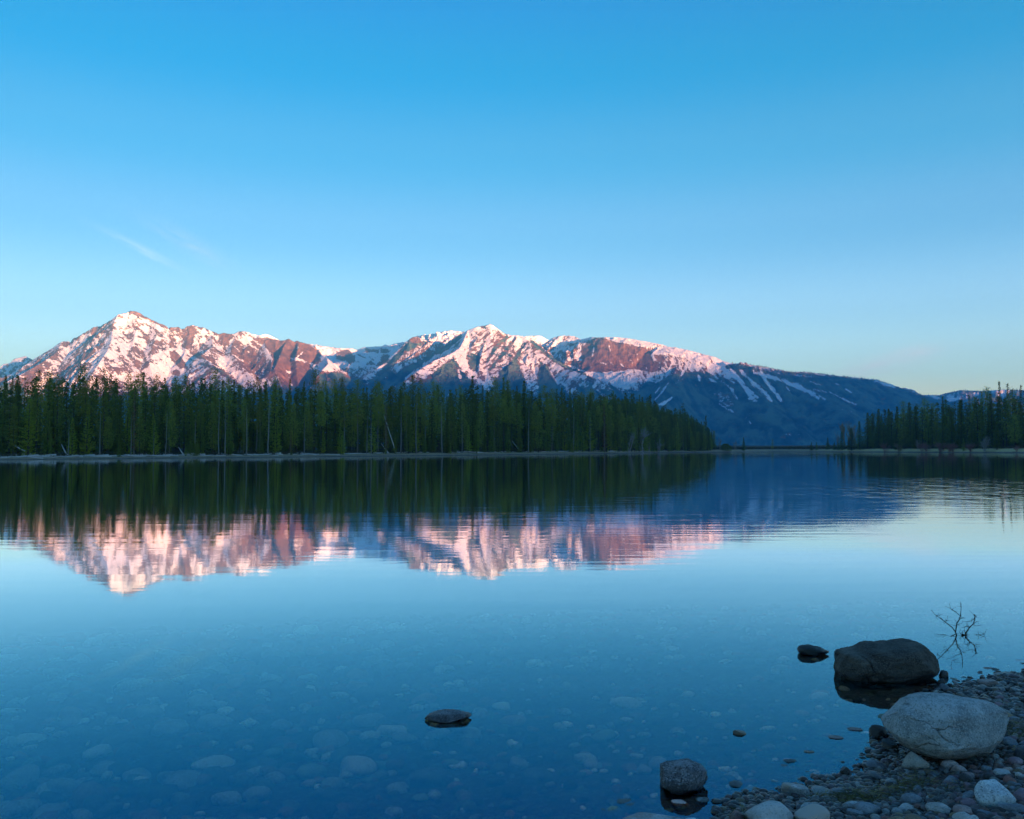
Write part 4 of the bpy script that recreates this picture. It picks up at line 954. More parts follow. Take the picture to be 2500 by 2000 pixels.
def log_mesh(seed, L=1.0, r=.03, stubs=3):
    rg = np.random.RandomState(seed)
    xs = np.linspace(-.5, .5, 6); pts = np.stack([xs * L, rg.normal(0, .012, 6), r + rg.normal(0, .004, 6)], 1)
    parts = [tube(pts, r * np.array([1.1, 1, .9, .8, .65, .4]), 7)]
    for _ in range(stubs):
        x = rg.uniform(-.4, .45); l = rg.uniform(.06, .16); d = np.array([rg.uniform(-.3, .6), rg.normal(0, .7), rg.uniform(.2, 1)])
        p = np.array([x * L, 0, r]); parts.append(tube([p, p + d * l], [r * .4, r * .12], 5))
    return merge(parts)
LOGS = [mesh_np('log_mesh', *log_mesh(s, 1, .022 + .006 * (s % 3), 2 + s % 3), smooth=True) for s in range(5)]
for q in LOGS: q.materials.append(M_DEAD)
rg = np.random.RandomState(8)
for i, u in enumerate(list(rg.uniform(5, 760, 80)) + list(rg.uniform(760, 1500, 44)) + list(rg.uniform(2230, 2500, 6))):
    D = float(shore_d(u)); t = berm_len(u) * rg.uniform(.5, 1.15) * (1 if u < 2000 else 1.0)
    y = D + t; o = bpy.data.objects.new('driftwood_log', LOGS[i % 5]); COL.objects.link(o)
    o.location = ((u - 1250) / F * y, y, float(far_z(np.array(u), np.array(t))) + .02)
    l = rg.uniform(1.2, 4.6) * (1 + D / 900); o.scale = (l, l * .7 + 1.6, l * .7 + 1.6)
    o.rotation_euler = (rg.uniform(-.2, .2), rg.normal(0, .05), rg.normal(0, .35) + (math.pi if rg.random() < .5 else 0))
    tag(o, 'pale bleached driftwood log on the far beach ' + sector(u), 'driftwood', 'driftwood logs on the far beach')
for u0, v0, u1, v1, lab in ((18, 1078, 88, 1112, 'long grey fallen trunk slanting down to the beach below the blue peaks'), (938, 1015, 967, 1101, 'long pale dead trunk leaning against the forest below the snow cirque'), (931, 1083, 949, 1107, 'short pale fallen log propped on the bank below the snow cirque'),
                            (1249, 1075, 1271, 1103, 'grey trunk leaning toward the beach below the pointed middle peak'), (150, 1085, 166, 1110, 'grey bent trunk leaning among the pines below the pyramid flank'), (436, 1092, 450, 1108, 'grey fallen trunk leaning over the beach below the snow bowl')):
    yb = float(shore_d(u1)) + berm_len(u1) * .9; b = far(u1, v1, yb); b[2] = float(far_z(np.array(float(u1)), np.array(float(berm_len(u1) * .9)))); a = far(u0, v0, yb + 3.5)
    tb = tube([b, b * .5 + a * .5 + np.array([0, 0, -.1]), a], [.16, .13, .06], 7)
    V, Fc = tb; o = link('fallen_trunk', mesh_np('fallen', V - b, Fc, smooth=True), M_DEAD, None, tuple(b))
    tag(o, lab, 'fallen trunk')

# ------------------------------------------------------------------ stones
def ico(sub):
    import bmesh
    bm = bmesh.new(); bmesh.ops.create_icosphere(bm, subdivisions=sub, radius=1.0)
    bm.verts.ensure_lookup_table()
    V = np.array([v.co[:] for v in bm.verts]); Fc = np.array([[v.index for v in f.verts] for f in bm.faces]); bm.free()
    return V, Fc
ICO = {s: ico(s) for s in (2, 3, 4, 6)}
def noise3(P, s, seed=0.0):
    return (perlin(P[:, 0] * s + seed, P[:, 1] * s + 3.1 * seed) + perlin(P[:, 1] * s + 11 + seed, P[:, 2] * s - seed) + perlin(P[:, 2] * s - 5 + seed, P[:, 0] * s + 2 * seed)) / 1.7
def stone(sub, seed, lump=.16, sq=2.4, cuts=3, fine=.0, top=None):
    """A unit stone: rounded box, worn flat faces, lumps and fine pitting."""
    rg = np.random.RandomState(seed); V, Fc = ICO[sub]; V = V.copy()
    nrm = (np.abs(V) ** sq).sum(1) ** (1 / sq); V /= nrm[:, None]
    V *= (1 + lump * noise3(V, .9, seed * 1.7) + lump * .45 * noise3(V, 2.1, seed * .9))[:, None]
    for _ in range(cuts):
        d = rg.normal(0, 1, 3); d[2] = abs(d[2]) * .8; d /= np.linalg.norm(d); lim = rg.uniform(.6, .85)
        e = V @ d - lim
        V -= np.outer(np.where(e > 0, e * .8, 0), d)
    if top is not None:
        for d, lim in top:
            d = np.array(d, float); d /= np.linalg.norm(d); e = V @ d - lim
            V -= np.outer(np.where(e > 0, e * .88, 0), d)
    if fine: V *= (1 + fine * noise3(V, 6, seed) + fine * .6 * noise3(V, 14, seed + 2) + fine * .35 * noise3(V, 31, seed + 5))[:, None]
    return V, Fc
def outlined(sub, seed, pts, c, half, lump=.05, fine=.012, belly=2.3, cuts=9, lo=.80, hi=.92, flat=.7):
    """A stone whose front outline was drawn: pts in drawing units about the middle c, half = half width."""
    V, Fc = ICO[sub]; V = V.copy()
    a = np.array([((x - c[0]) / half, -(y - c[1]) / half) for x, y in pts]); th = np.arctan2(a[:, 1], a[:, 0]); rr = np.hypot(a[:, 0], a[:, 1])
    o = np.argsort(th); th, rr = th[o], rr[o]
    th = np.concatenate([th - 2 * math.pi, th, th + 2 * math.pi]); rr = np.concatenate([rr, rr, rr])
    g = np.linspace(-math.pi, math.pi, 241); rg_ = np.interp(g, th, rr)
    ker = np.array([.25, .5, .25]); rg_ = np.convolve(np.concatenate([rg_[-3:-1], rg_, rg_[1:3]]), ker, 'same')[2:-2]
    nrm = (np.abs(V) ** belly).sum(1) ** (1 / belly); V /= nrm[:, None]
    t = np.arctan2(V[:, 2], V[:, 0]); q = np.interp(t, g, rg_); box = ((np.abs(np.cos(t)) ** belly + np.abs(np.sin(t)) ** belly) ** (1 / belly))
    V[:, 0] *= q * box; V[:, 2] *= q * box
    rg = np.random.RandomState(seed)
    for _ in range(cuts):
        d = rg.normal(0, 1, 3); d[2] = d[2] * .8 + .2; d /= np.linalg.norm(d); e = V @ d; lim = e.max() * rg.uniform(lo, hi)
        V -= np.outer(np.where(e > lim, (e - lim) * flat, 0), d)
    V *= (1 + lump * noise3(V, 1.3, seed) + lump * .6 * noise3(V, 2.9, seed + 3) + fine * noise3(V, 6, seed) + fine * .7 * noise3(V, 14, seed + 2) + fine * .4 * noise3(V, 31, seed + 5))[:, None]
    return V, Fc
def stone_mat(name, dark, mid, lite, speck=.5, wet=True, scale=1.0, streak=None, bump=.5, cracks=0.0):
    m, nt, out = new_mat(name); n = N(nt)
    co = n.coord(None, 'Object')
    pos = n('ShaderNodeNewGeometry').outputs['Position']
    g = n.noise(pos, 9 * scale, 6, .65); g2 = n.noise(pos, 130 * scale, 3, .7); vo = n('ShaderNodeTexVoronoi', {'Vector': pos, 'Scale': 210 * scale}).outputs['Color']
    c = n.ramp(g, [(.3, dark), (.5, mid), (.72, lite)])
    sv = n('ShaderNodeSeparateColor', {0: vo}).outputs[0]
    c = n.mix(n.math('MULTIPLY', n.maprange(sv, .72, .95), speck), c, lite)
    c = n.mix(n.math('MULTIPLY', n.maprange(sv, .28, .05), speck), c, tuple(.35 * x for x in dark))
    c = n.mix(n.maprange(g2, .62, .75), c, lite)
    if streak: c = n.mix(n.maprange(n.noise(n('ShaderNodeMapping', {'Vector': pos, 'Scale': (1, 1, 2.5)}).outputs[0], 5 * scale, 4), .54, .62), c, streak)
    rough = .75
    if wet:
        z = n('ShaderNodeSeparateXYZ', {0: pos}).outputs[2]
        w = n.maprange(n.math('ADD', z, n.math('MULTIPLY', n.math('SUBTRACT', g, .5), .05)), .05, .025)
        c = n.mix(n.math('MULTIPLY', w, .62), c, (.012, .012, .012)); rough = n.math('SUBTRACT', .78, n.math('MULTIPLY', w, .45))
    hb = n.math('ADD', n.math('MULTIPLY', g, .6), n.math('MULTIPLY', g2, .35))
    if cracks:
        wp = n('ShaderNodeVectorMath', {0: n('ShaderNodeTexNoise', {'Vector': pos, 'Scale': 6.0, 'Detail': 4.0}).outputs['Color'], 1: (.16, .16, .16)}, operation='MULTIPLY').outputs[0]
        wv = n('ShaderNodeMapping', {'Vector': n('ShaderNodeVectorMath', {0: pos, 1: wp}, operation='ADD').outputs[0], 'Scale': (1.0, 1.0, 2.2), 'Rotation': (.3, .5, 0)}).outputs[0]
        ed = n('ShaderNodeTexVoronoi', {'Vector': wv, 'Scale': 3.4}, feature='DISTANCE_TO_EDGE').outputs['Distance']
        ck = n.math('MULTIPLY', n.maprange(ed, .022, .0), n.maprange(n.noise(pos, 4.0, 3), .47, .58))
        c = n.mix(n.math('MULTIPLY', ck, .75 * cracks), c, tuple(.3 * q for q in dark))
        lich = n.math('MULTIPLY', n.maprange(n.noise(pos, 14, 6, .7), .58, .66), .35 * cracks)
        c = n.mix(lich, c, tuple(min(1, 1.25 * q) for q in lite))
        big_ = n.maprange(n.noise(pos, 3.2, 5, .6), .38, .62)
        c = n.mix(n.math('MULTIPLY', big_, .4 * cracks), c, tuple(.8 * q for q in dark))
        hb = n.math('SUBTRACT', hb, n.math('MULTIPLY', ck, .9))
    nt.links.new(n.bsdf(c, rough, n.bump(hb, bump, .02 / scale), .35), out.inputs[0])
    return m
SM = {
    'dark_brown': stone_mat('dark_brown_stone', (.028, .022, .018), (.062, .050, .041), (.15, .125, .10), .6, bump=1.0, cracks=1.0),
    'grey': stone_mat('grey_granite', (.17, .175, .175), (.29, .295, .29), (.48, .48, .46), .55, bump=.8, cracks=.55),
    'black': stone_mat('blackish_stone', (.014, .014, .015), (.03, .03, .032), (.06, .06, .06), .3),
    'speckled': stone_mat('speckled_dark_stone', (.045, .043, .05), (.11, .105, .115), (.30, .29, .30), .9, bump=.9, cracks=.6),
    'white': stone_mat('white_granite', (.24, .26, .28), (.40, .42, .43), (.60, .60, .58), .6, streak=(.36, .30, .26)),
    'pale': stone_mat('pale_stone', (.21, .20, .19), (.32, .31, .30), (.48, .47, .46), .3),
    'tan': stone_mat('tan_stone', (.13, .11, .09), (.21, .18, .15), (.32, .29, .25), .3, streak=(.22, .12, .05)),
    'pink': stone_mat('pinkish_stone', (.19, .115, .105), (.30, .20, .18), (.44, .33, .30), .3),
    'purple': stone_mat('purple_stone', (.085, .05, .06), (.16, .10, .115), (.27, .185, .20), .25),
    'red': stone_mat('reddish_stone', (.12, .05, .042), (.21, .095, .08), (.32, .17, .14), .25),
    'bluegrey': stone_mat('blue_grey_stone', (.075, .085, .10), (.13, .145, .165), (.23, .25, .27), .3),
    'brown': stone_mat('brown_stone', (.11, .07, .04), (.20, .13, .075), (.33, .23, .14), .3),
}
def fit_stone(name, V, Fc, mat, box, deep=.8, sink=.25, label='', cat='rock', z0=None, tilt=0.0, group=None, clip=True):
    """Scale and place a unit stone on the ground so that it stands where the photo shows it (box = x0, y0, x1, y1 in photo pixels)."""
    x0, y0, x1, y1 = box
    P = at((x0 + x1) / 2, y1, 0.0)
    gz = float(ground_z(P[0], P[1])) if z0 is None else z0
    lvl = max(gz, 0.0)
    P = at((x0 + x1) / 2, y1, lvl)
    dist = P[1]; s = (x1 - x0) / F * dist / 2; h = .5 * (y1 - y0) / F * dist; cx, cy = P[0], dist + s * deep * .6
    ct, st = math.cos(tilt), math.sin(tilt)
    Vt = V.copy(); Vt[:, 0], Vt[:, 1] = V[:, 0] * ct - V[:, 1] * st, V[:, 0] * st + V[:, 1] * ct
    for _ in range(14):
        gz = float(ground_z(cx, cy)) if z0 is None else z0
        lvl = max(gz, 0.0)
        W = Vt * [s, s * deep, h] + [cx, cy, lvl + h * (1 - 2 * sink)]
        vis = W[:, 2] > lvl - .002
        u, v = proj(W[vis])
        if u.max() - u.min() < 1: break
        s *= ((x1 - x0) / (u.max() - u.min())) ** .8
        cx += ((x0 + x1) / 2 - (u.max() + u.min()) / 2) / F * cy * .9
        cy += (v.max() - y1) * cy * cy / (EYE * F) * .7
        hh = v.max() - v.min(); h = max(.15 * s, h * float(np.clip((y1 - y0) / hh, .6, 1.5)) ** .9)
    W = Vt * [s, s * deep, h] + [0, 0, h * (1 - 2 * sink)]
    o = link(name, mesh_np(name, W, Fc, smooth=True), SM[mat], None, (cx, cy, lvl))
    tag(o, label, cat, group)
    HERO.append((cx, cy, s, s * deep))
    return o
HERO = []
up = (0, 0, 1)
fit_stone('boulder', *outlined(6, 21, [(722, 640), (716, 560), (735, 500), (742, 462), (800, 448), (880, 440), (940, 402), (1080, 378), (1200, 370), (1400, 364), (1434, 392), (1450, 425), (1492, 480), (1522, 540), (1526, 600), (1505, 670), (1420, 740), (1250, 790), (1000, 790), (830, 760), (750, 710)], (1122, 570), 400, .045, .022, 2.7, 13, .86, .95, .8), 'dark_brown', (2034, 1558, 2295, 1668), .66, .34, 'large dark brown boulder with a flat top standing in the shallows', 'boulder', 0.0, .0)
fit_stone('boulder', *outlined(6, 34, [(1075, 1005), (1088, 940), (1150, 898), (1250, 850), (1340, 792), (1480, 770), (1600, 775), (1750, 800), (1870, 815), (1950, 860), (2010, 920), (2042, 1000), (2030, 1085), (1980, 1165), (1880, 1240), (1750, 1290), (1600, 1300), (1450, 1285), (1300, 1250), (1200, 1190), (1140, 1110)], (1560, 1030), 480, .05, .016, 2.5, 16, .80, .92, .8), 'grey', (2150, 1690, 2464, 1859), .72, .2, 'big smooth light grey boulder at the waterline', 'boulder', .015, .0)
fit_stone('rock', *outlined(4, 5, [(448, 440), (468, 412), (510, 407), (580, 424), (650, 450), (694, 468), (620, 500), (500, 515), (455, 485)], (555, 462), 120, .05, .01), 'black', (1946, 1573, 2024, 1602), .7, .36, 'small black wedge-shaped rock in the water left of the dark boulder', 'rock', 0.0)
fit_stone('rock', *stone(4, 8, .14, 2.2, 2, .02, [((.1, 0, 1), .5)]), 'black', (2036, 1584, 2092, 1604), .7, .4, 'small flat slab tucked against the dark boulder', 'rock', 0.0)
fit_stone('rock', *outlined(6, 13, [(1262, 1440), (1290, 1370), (1340, 1312), (1400, 1290), (1480, 1276), (1560, 1264), (1602, 1300), (1622, 1380), (1626, 1470), (1610, 1530), (1500, 1570), (1380, 1565), (1300, 1530), (1268, 1480)], (1445, 1410), 180, .06, .03, 2.5, 20, .74, .88, .9), 'speckled', (1610, 1851, 1728, 1939), .85, .24, 'rough speckled dark rock standing in the water near the pale stones', 'rock', 0.0)
fit_stone('rock', *outlined(6, 17, [(1342, 990), (1370, 950), (1430, 915), (1520, 899), (1600, 905), (1640, 930), (1690, 955), (1706, 975), (1660, 1030), (1560, 1050), (1450, 1060), (1370, 1030)], (1523, 985), 180, .05, .022, 2.3, 14, .74, .9, .85), 'speckled', (1037, 1731, 1152, 1767), .6, .40, 'low dark rock alone in open water breaking the surface', 'rock', 0.0)
for nm, mt, box, dp, sk, sd, tops, lab in [
    ('rock', 'tan', (2200, 1834, 2270, 1886), .8, .18, 41, [((.7, 0, .8), .62), ((-.8, -.2, .4), .7)], 'tan wedge rock with an orange stain leaning before the grey boulder'),
    ('rock', 'white', (2378, 1902, 2481, 1980), .75, .2, 42, [((.1, -.3, 1), .62), ((-.7, -.3, .6), .75)], 'white speckled angular rock on the gravel'),
    ('rock', 'pale', (1817, 1954, 1937, 2032), .85, .22, 43, None, 'largest pale rounded stone at the water edge in front'),
    ('rock', 'white', (1939, 1962, 2027, 2022), .8, .2, 44, [((-.5, -.2, .9), .7)], 'pale grey stone with a dark split face next to the largest pale stone'),
    ('rock', 'white', (1906, 1910, 1978, 1952), .75, .3, 45, [((.3, 0, 1), .6)], 'whitish stone with a dark top lying half in the water'),
    ('rock', 'white', (1508, 1983, 1698, 2060), .8, .3, 46, [((0, 0, 1), .7)], 'smooth bluish white rock cut off by the bottom picture edge'),
    ('rock', 'pale', (2054, 1955, 2106, 1983), .7, .25, 47, None, 'oblong pale grey stone on the gravel behind a dark slate'),
    ('rock', 'bluegrey', (2066, 1973, 2108, 2003), .7, .3, 63, [((.2, 0, 1), .4)], 'dark blue flat slate in front of the oblong pale stone'),
    ('rock', 'black', (2121, 1769, 2166, 1803), .85, .3, 48, None, 'round dark wet stone at the left foot of the grey boulder'),
    ('rock', 'black', (2151, 1803, 2192, 1838), .9, .3, 49, [((0, -.2, 1), .6)], 'black wet block under the left foot of the grey boulder'),
    ('rock', 'black', (2291, 1636, 2316, 1655), .8, .3, 50, None, 'small black stone right of the dark boulder, the farther of two'),
    ('rock', 'black', (2287, 1656, 2307, 1677), .8, .3, 51, None, 'small black stone right of the dark boulder, the nearer of two'),
    ('rock', 'pink', (2386, 1657, 2439, 1679), .8, .35, 52, [((0, 0, 1), .6)], 'flat pinkish tan stone at the waterline behind the grey boulder'),
    ('rock', 'pink', (2296, 1856, 2342, 1884), .8, .25, 53, None, 'pinkish stone touching the front of the grey boulder'),
    ('rock', 'pink', (2318, 1866, 2362, 1894), .8, .25, 54, [((.5, -.2, 1), .6)], 'faceted pink stone leaning on another pinkish stone'),
    ('rock', 'bluegrey', (2264, 1881, 2295, 1899), .8, .25, 55, None, 'small blue grey oval stone right of the tan wedge rock'),
    ('rock', 'bluegrey', (2300, 1893, 2346, 1923), .8, .25, 56, [((.4, -.3, 1), .55)], 'angular blue grey stone in the middle of the gravel'),
    ('rock', 'pale', (2423, 1876, 2470, 1900), .75, .25, 57, None, 'light grey oval stone near the picture edge beyond the white rock'),
    ('rock', 'purple', (2344, 1947, 2386, 1978), .85, .25, 58, [((-.4, -.3, 1), .6)], 'purplish brown stone left of the white speckled rock'),
    ('rock', 'purple', (2469, 1923, 2540, 1968), .8, .25, 59, None, 'purple stone at the picture edge next to the white rock'),
    ('rock', 'bluegrey', (2383, 1976, 2422, 1997), .8, .25, 60, None, 'grey oval stone in front of the white speckled rock'),
    ('rock', 'purple', (2149, 1850, 2181, 1870), .8, .3, 61, None, 'reddish purple stone at the waterline left of the tan wedge rock'),
    ('rock', 'black', (2051, 1871, 2075, 1896), .8, .2, 62, [((-.5, 0, 1), .6)], 'dark upright stone standing in the shallow water edge'),
    ('rock', 'bluegrey', (2394, 1868, 2426, 1892), .8, .25, 64, [((.3, 0, 1), .6)], 'grey green angular stone in the gravel under the grey boulder'),
    ('rock', 'purple', (2330, 1944, 2352, 1966), .8, .25, 65, None, 'dusky purple pebble wedged left of the purplish brown stone'),
    ('rock', 'pale', (2425, 1640, 2480, 1655), .8, .3, 66, None, 'pinkish grey stone on the far edge of the gravel spit'),
    ('rock', 'black', (2408, 1648, 2430, 1660), .8, .3, 67, None, 'small dark stone on the far edge of the gravel spit'),
    ('rock', 'purple', (2428, 1697, 2456, 1714), .8, .3, 68, None, 'grey purple stone on the gravel right behind the grey boulder'),
    ('rock', 'brown', (1789, 1782, 1822, 1796), .8, .4, 69, [((.4, 0, 1), .5)], 'small brown chip of rock breaking the surface in open water'),
    ('rock', 'purple', (2022, 1796, 2059, 1806), .8, .4, 70, [((0, 0, 1), .5)], 'thin dark purple stone just breaking the surface, the nearer of two'),
    ('rock', 'purple', (2068, 1777, 2106, 1786), .8, .4, 71, [((0, 0, 1), .5)], 'thin dark purple stone just breaking the surface, the farther of two'),
    ('rock', 'brown', (1962, 1832, 1988, 1839), .8, .4, 72, [((0, 0, 1), .5)], 'tiny brown stone just awash left of the upright stone'),
]:
    fit_stone(nm, *stone(4, sd, .13, 2.3, 2, .012, tops), mt, box, dp, sk, lab, 'rock', 0.0 if box[3] < 1800 and box[0] < 2125 else None)

# loose pebbles and cobbles: the largest each a thing, the rest one mass of gravel
PAL = ['bluegrey', 'purple', 'red', 'pale', 'black', 'pink', 'grey', 'brown']
WORD = {'bluegrey': 'blue grey', 'purple': 'purple', 'red': 'dark red', 'pale': 'pale', 'black': 'blackish', 'pink': 'pinkish', 'grey': 'grey', 'brown': 'brown'}
PEB = []
for i in range(10):
    me = mesh_np('pebble_mesh', *stone(3, 300 + i, .17, 2.2, 3), smooth=True); PEB.append(me)
PEBM = {}
def pebble_mesh(i, mat):
    if (i, mat) not in PEBM:
        c = PEB[i].copy(); c.materials.append(SM[mat]); PEBM[(i, mat)] = c
    return PEBM[(i, mat)]
rg = np.random.RandomState(4)
def clear(x, y, r):
    for hx, hy, a, b in HERO:
        if ((x - hx) / (a * .95 + r * .6)) ** 2 + ((y - hy) / (b * .9 + r * .6)) ** 2 < 1: return False
    return True
placed = np.zeros((0, 3))
def free(x, y, r):
    global placed
    if len(placed) and (np.hypot(placed[:, 0] - x, placed[:, 1] - y) < (placed[:, 2] + r) * .82).any(): return False
    placed = np.concatenate([placed, [[x, y, r]]]); return True
npeb = 0; tries = 0
while npeb < 235 and tries < 9000:
    tries += 1
    px, py = rg.uniform(1800, 2520), rg.uniform(1640, 2030)
    p = at(px, py, .04); x, y = p[0], p[1]
    sd = float(shore_sd(np.array(x), np.array(y)))
    if sd < -.01 or sd > 1.6: continue
    r = .014 + .025 * rg.random() ** 2.2 if py > 1800 else .012 + .018 * rg.random() ** 2
    if not clear(x, y, r) or not free(x, y, r): continue
    mat = PAL[rg.choice(len(PAL), p=[.2, .2, .12, .1, .12, .1, .1, .06])]
    o = bpy.data.objects.new('pebble', pebble_mesh(rg.randint(10), mat)); COL.objects.link(o)
    z = float(ground_z(x, y)); fl_ = rg.uniform(.45, .8)
    o.location = (x, y, z + r * fl_ * .55); o.scale = (r * rg.uniform(.95, 1.5), r * rg.uniform(.8, 1.1), r * fl_)
    o.rotation_euler = (rg.normal(0, .25), rg.normal(0, .25), rg.uniform(0, 6.28))
    where = ('at the waterline in front of the grey boulder' if sd < .12 and py > 1780 else 'on the gravel spit behind the grey boulder') if (py < 1780 or sd < .12) else ('on the gravel around the white speckled rock' if px > 2330 else 'on the gravel between the tan wedge rock and the pale stones' if px > 2080 else 'on the gravel beside the pale rounded stones')
    tag(o, ('rounded ' if r > .028 else 'small ') + WORD[mat] + ' pebble ' + where, 'pebble', 'pebbles on the gravel shore')
    npeb += 1
def mass(name, pts, sub, label, cols, seed, wetz=True):
    """One mesh of many small stones. pts: rows x, y, z, rx, ry, rz."""
    rg = np.random.RandomState(seed); base_ = [stone(sub, 500 + k, .2, 2.2, 3) for k in range(8)]
    VV, FF, CC = [], [], []; o = 0
    for q in pts:
        V, Fc = base_[rg.randint(8)]
        a = rg.uniform(0, 6.28); c, s = math.cos(a), math.sin(a); tl_ = rg.normal(0, .25)
        W = V * q[3:6]
        W = np.stack([W[:, 0], W[:, 1] * math.cos(tl_) - W[:, 2] * math.sin(tl_), W[:, 1] * math.sin(tl_) + W[:, 2] * math.cos(tl_)], 1)
        W = np.stack([W[:, 0] * c - W[:, 1] * s, W[:, 0] * s + W[:, 1] * c, W[:, 2]], 1) + q[:3]
        VV.append(W); FF.append(Fc + o); o += len(V)
        col = np.array(cols[rg.randint(len(cols))]) * rg.uniform(.6, 1.3) * (1.0 if wetz else 1.1)
        CC.append(np.tile(col, (len(V), 1)))
    me = mesh_np(name, np.concatenate(VV), np.concatenate(FF), smooth=True, cols={'tint': np.concatenate(CC)})
    m, nt, out = new_mat(name + '_stone'); n = N(nt)
    pos = n('ShaderNodeNewGeometry').outputs['Position']
    g = n.noise(pos, 70, 5, .7)
    c = n.mix(1.0, n.attr('tint', 'Color'), n.ramp(g, [(.3, (.55, .55, .55)), (.7, (1.35, 1.35, 1.35))]), 'MULTIPLY')
    z = n('ShaderNodeSeparateXYZ', {0: pos}).outputs[2]
    w = n.maprange(z, .06, .03) if wetz else 0.0
    if wetz: c = n.mix(n.math('MULTIPLY', w, .5), c, (.012, .012, .012))
    nt.links.new(n.bsdf(c, n.math('SUBTRACT', .7, n.math('MULTIPLY', w, .4)) if wetz else .7, n.bump(g, .4, .004), .4), out.inputs[0])
    ob = link(name, me, m)
    tag(ob, label, 'gravel', None, 'stuff')
    return ob
GC = [(.09, .09, .095), (.15, .09, .09), (.14, .06, .045), (.20, .175, .155), (.035, .033, .033), (.19, .12, .095), (.12, .115, .10), (.07, .05, .05), (.36, .33, .30), (.19, .125, .065), (.025, .024, .023), (.12, .07, .055), (.06, .045, .035)]
pts = []
cell = {}
while len(pts) < 9000:
    px, py = rg.uniform(1740, 2620), rg.uniform(1630, 2090)
    p = at(px, py, .03); x, y = p[0], p[1]
    sd = float(shore_sd(np.array(x), np.array(y)))
    if sd < -.13 + .12 * rg.random() or sd > 2.2: continue
    r = .0055 + .0125 * rg.random() ** 1.8
    if y > 4.4: r *= 1.1
    kx, ky = int(x / .012), int(y / .012)
    if cell.get((kx, ky), 0) >= 1: 
        if rg.random() < .8: continue
    cell[(kx, ky)] = 1
    f_ = rg.uniform(.5, .85)
    pts.append((x, y, float(ground_z(x, y)) + r * f_ * .6, r * rg.uniform(1, 1.5), r, r * f_))
nn = 0
while nn < 3200:
    px, py = rg.uniform(2560, 3700), rg.uniform(1560, 2500)
    p = at(px, py, .06); x, y = p[0], p[1]
    if shore_sd(np.array(x), np.array(y)) < .02: continue
    r = .011 + .022 * rg.random() ** 2; f_ = rg.uniform(.5, .85); nn += 1
    pts.append((x, y, float(ground_z(x, y)) + r * f_ * .6, r * rg.uniform(1, 1.5), r, r * f_))
mass('gravel', pts, 2, 'wet multicoloured gravel covering the near shore', GC, 31)
# lake bed cobbles under the water
BC = [(.16, .19, .19), (.26, .19, .17), (.12, .15, .15), (.09, .11, .11), (.28, .15, .13), (.15, .19, .15), (.70, .70, .68), (.07, .08, .08), (.10, .12, .12), (.42, .44, .42)]
pts = []
for _ in range(5200):
    y = 2.4 + 7.0 * rg.random() ** 1.15; x = rg.uniform(-.68, .66) * y
    sd = float(shore_sd(np.array(x), np.array(y)))
    if sd > -.1: continue
    left = np.clip((1.0 - x) / 3.5, 0, 1)
    r = (.010 + .022 * rg.random() ** 2) * (1 + 1.6 * left * rg.random())
    if y > 6: r *= 1.6
    f_ = rg.uniform(.4, .7)
    pts.append((x, y, float(ground_z(x, y)) + r * f_ * .45, r * rg.uniform(1.0, 1.6), r, r * f_))
mass('lake_bed_gravel', pts, 2, 'small submerged stones covering the lake bed', BC, 32, False)
SUBM = {k: stone_mat('submerged_' + k, *v, .3, False) for k, v in {'grey': ((.24, .26, .26), (.38, .40, .40), (.52, .54, .53)), 'pale': ((.58, .59, .58), (.72, .73, .72), (.82, .82, .80)), 'reddish': ((.34, .22, .20), (.48, .32, .29), (.58, .42, .38)), 'dark': ((.08, .10, .10), (.14, .16, .16), (.22, .24, .24)), 'greenish': ((.18, .24, .18), (.27, .35, .27), (.38, .46, .37))}.items()}
SUBP = {}
def sub_mesh(i, k):
    if (i, k) not in SUBP:
        c = PEB[i].copy(); c.materials.append(SUBM[k]); SUBP[(i, k)] = c
    return SUBP[(i, k)]
def submerged(x, y, rx, ry, rz, k, lab, rot=None, i=None):
    o = bpy.data.objects.new('submerged_stone', sub_mesh(rg.randint(10) if i is None else i, k)); COL.objects.link(o)
    o.location = (x, y, float(ground_z(x, y)) + rz * .55); o.scale = (rx, ry, rz); o.rotation_euler = (rg.normal(0, .12), rg.normal(0, .12), rg.uniform(0, 6.28) if rot is None else rot)
    tag(o, lab, 'stone', 'stones lying on the lake bed')
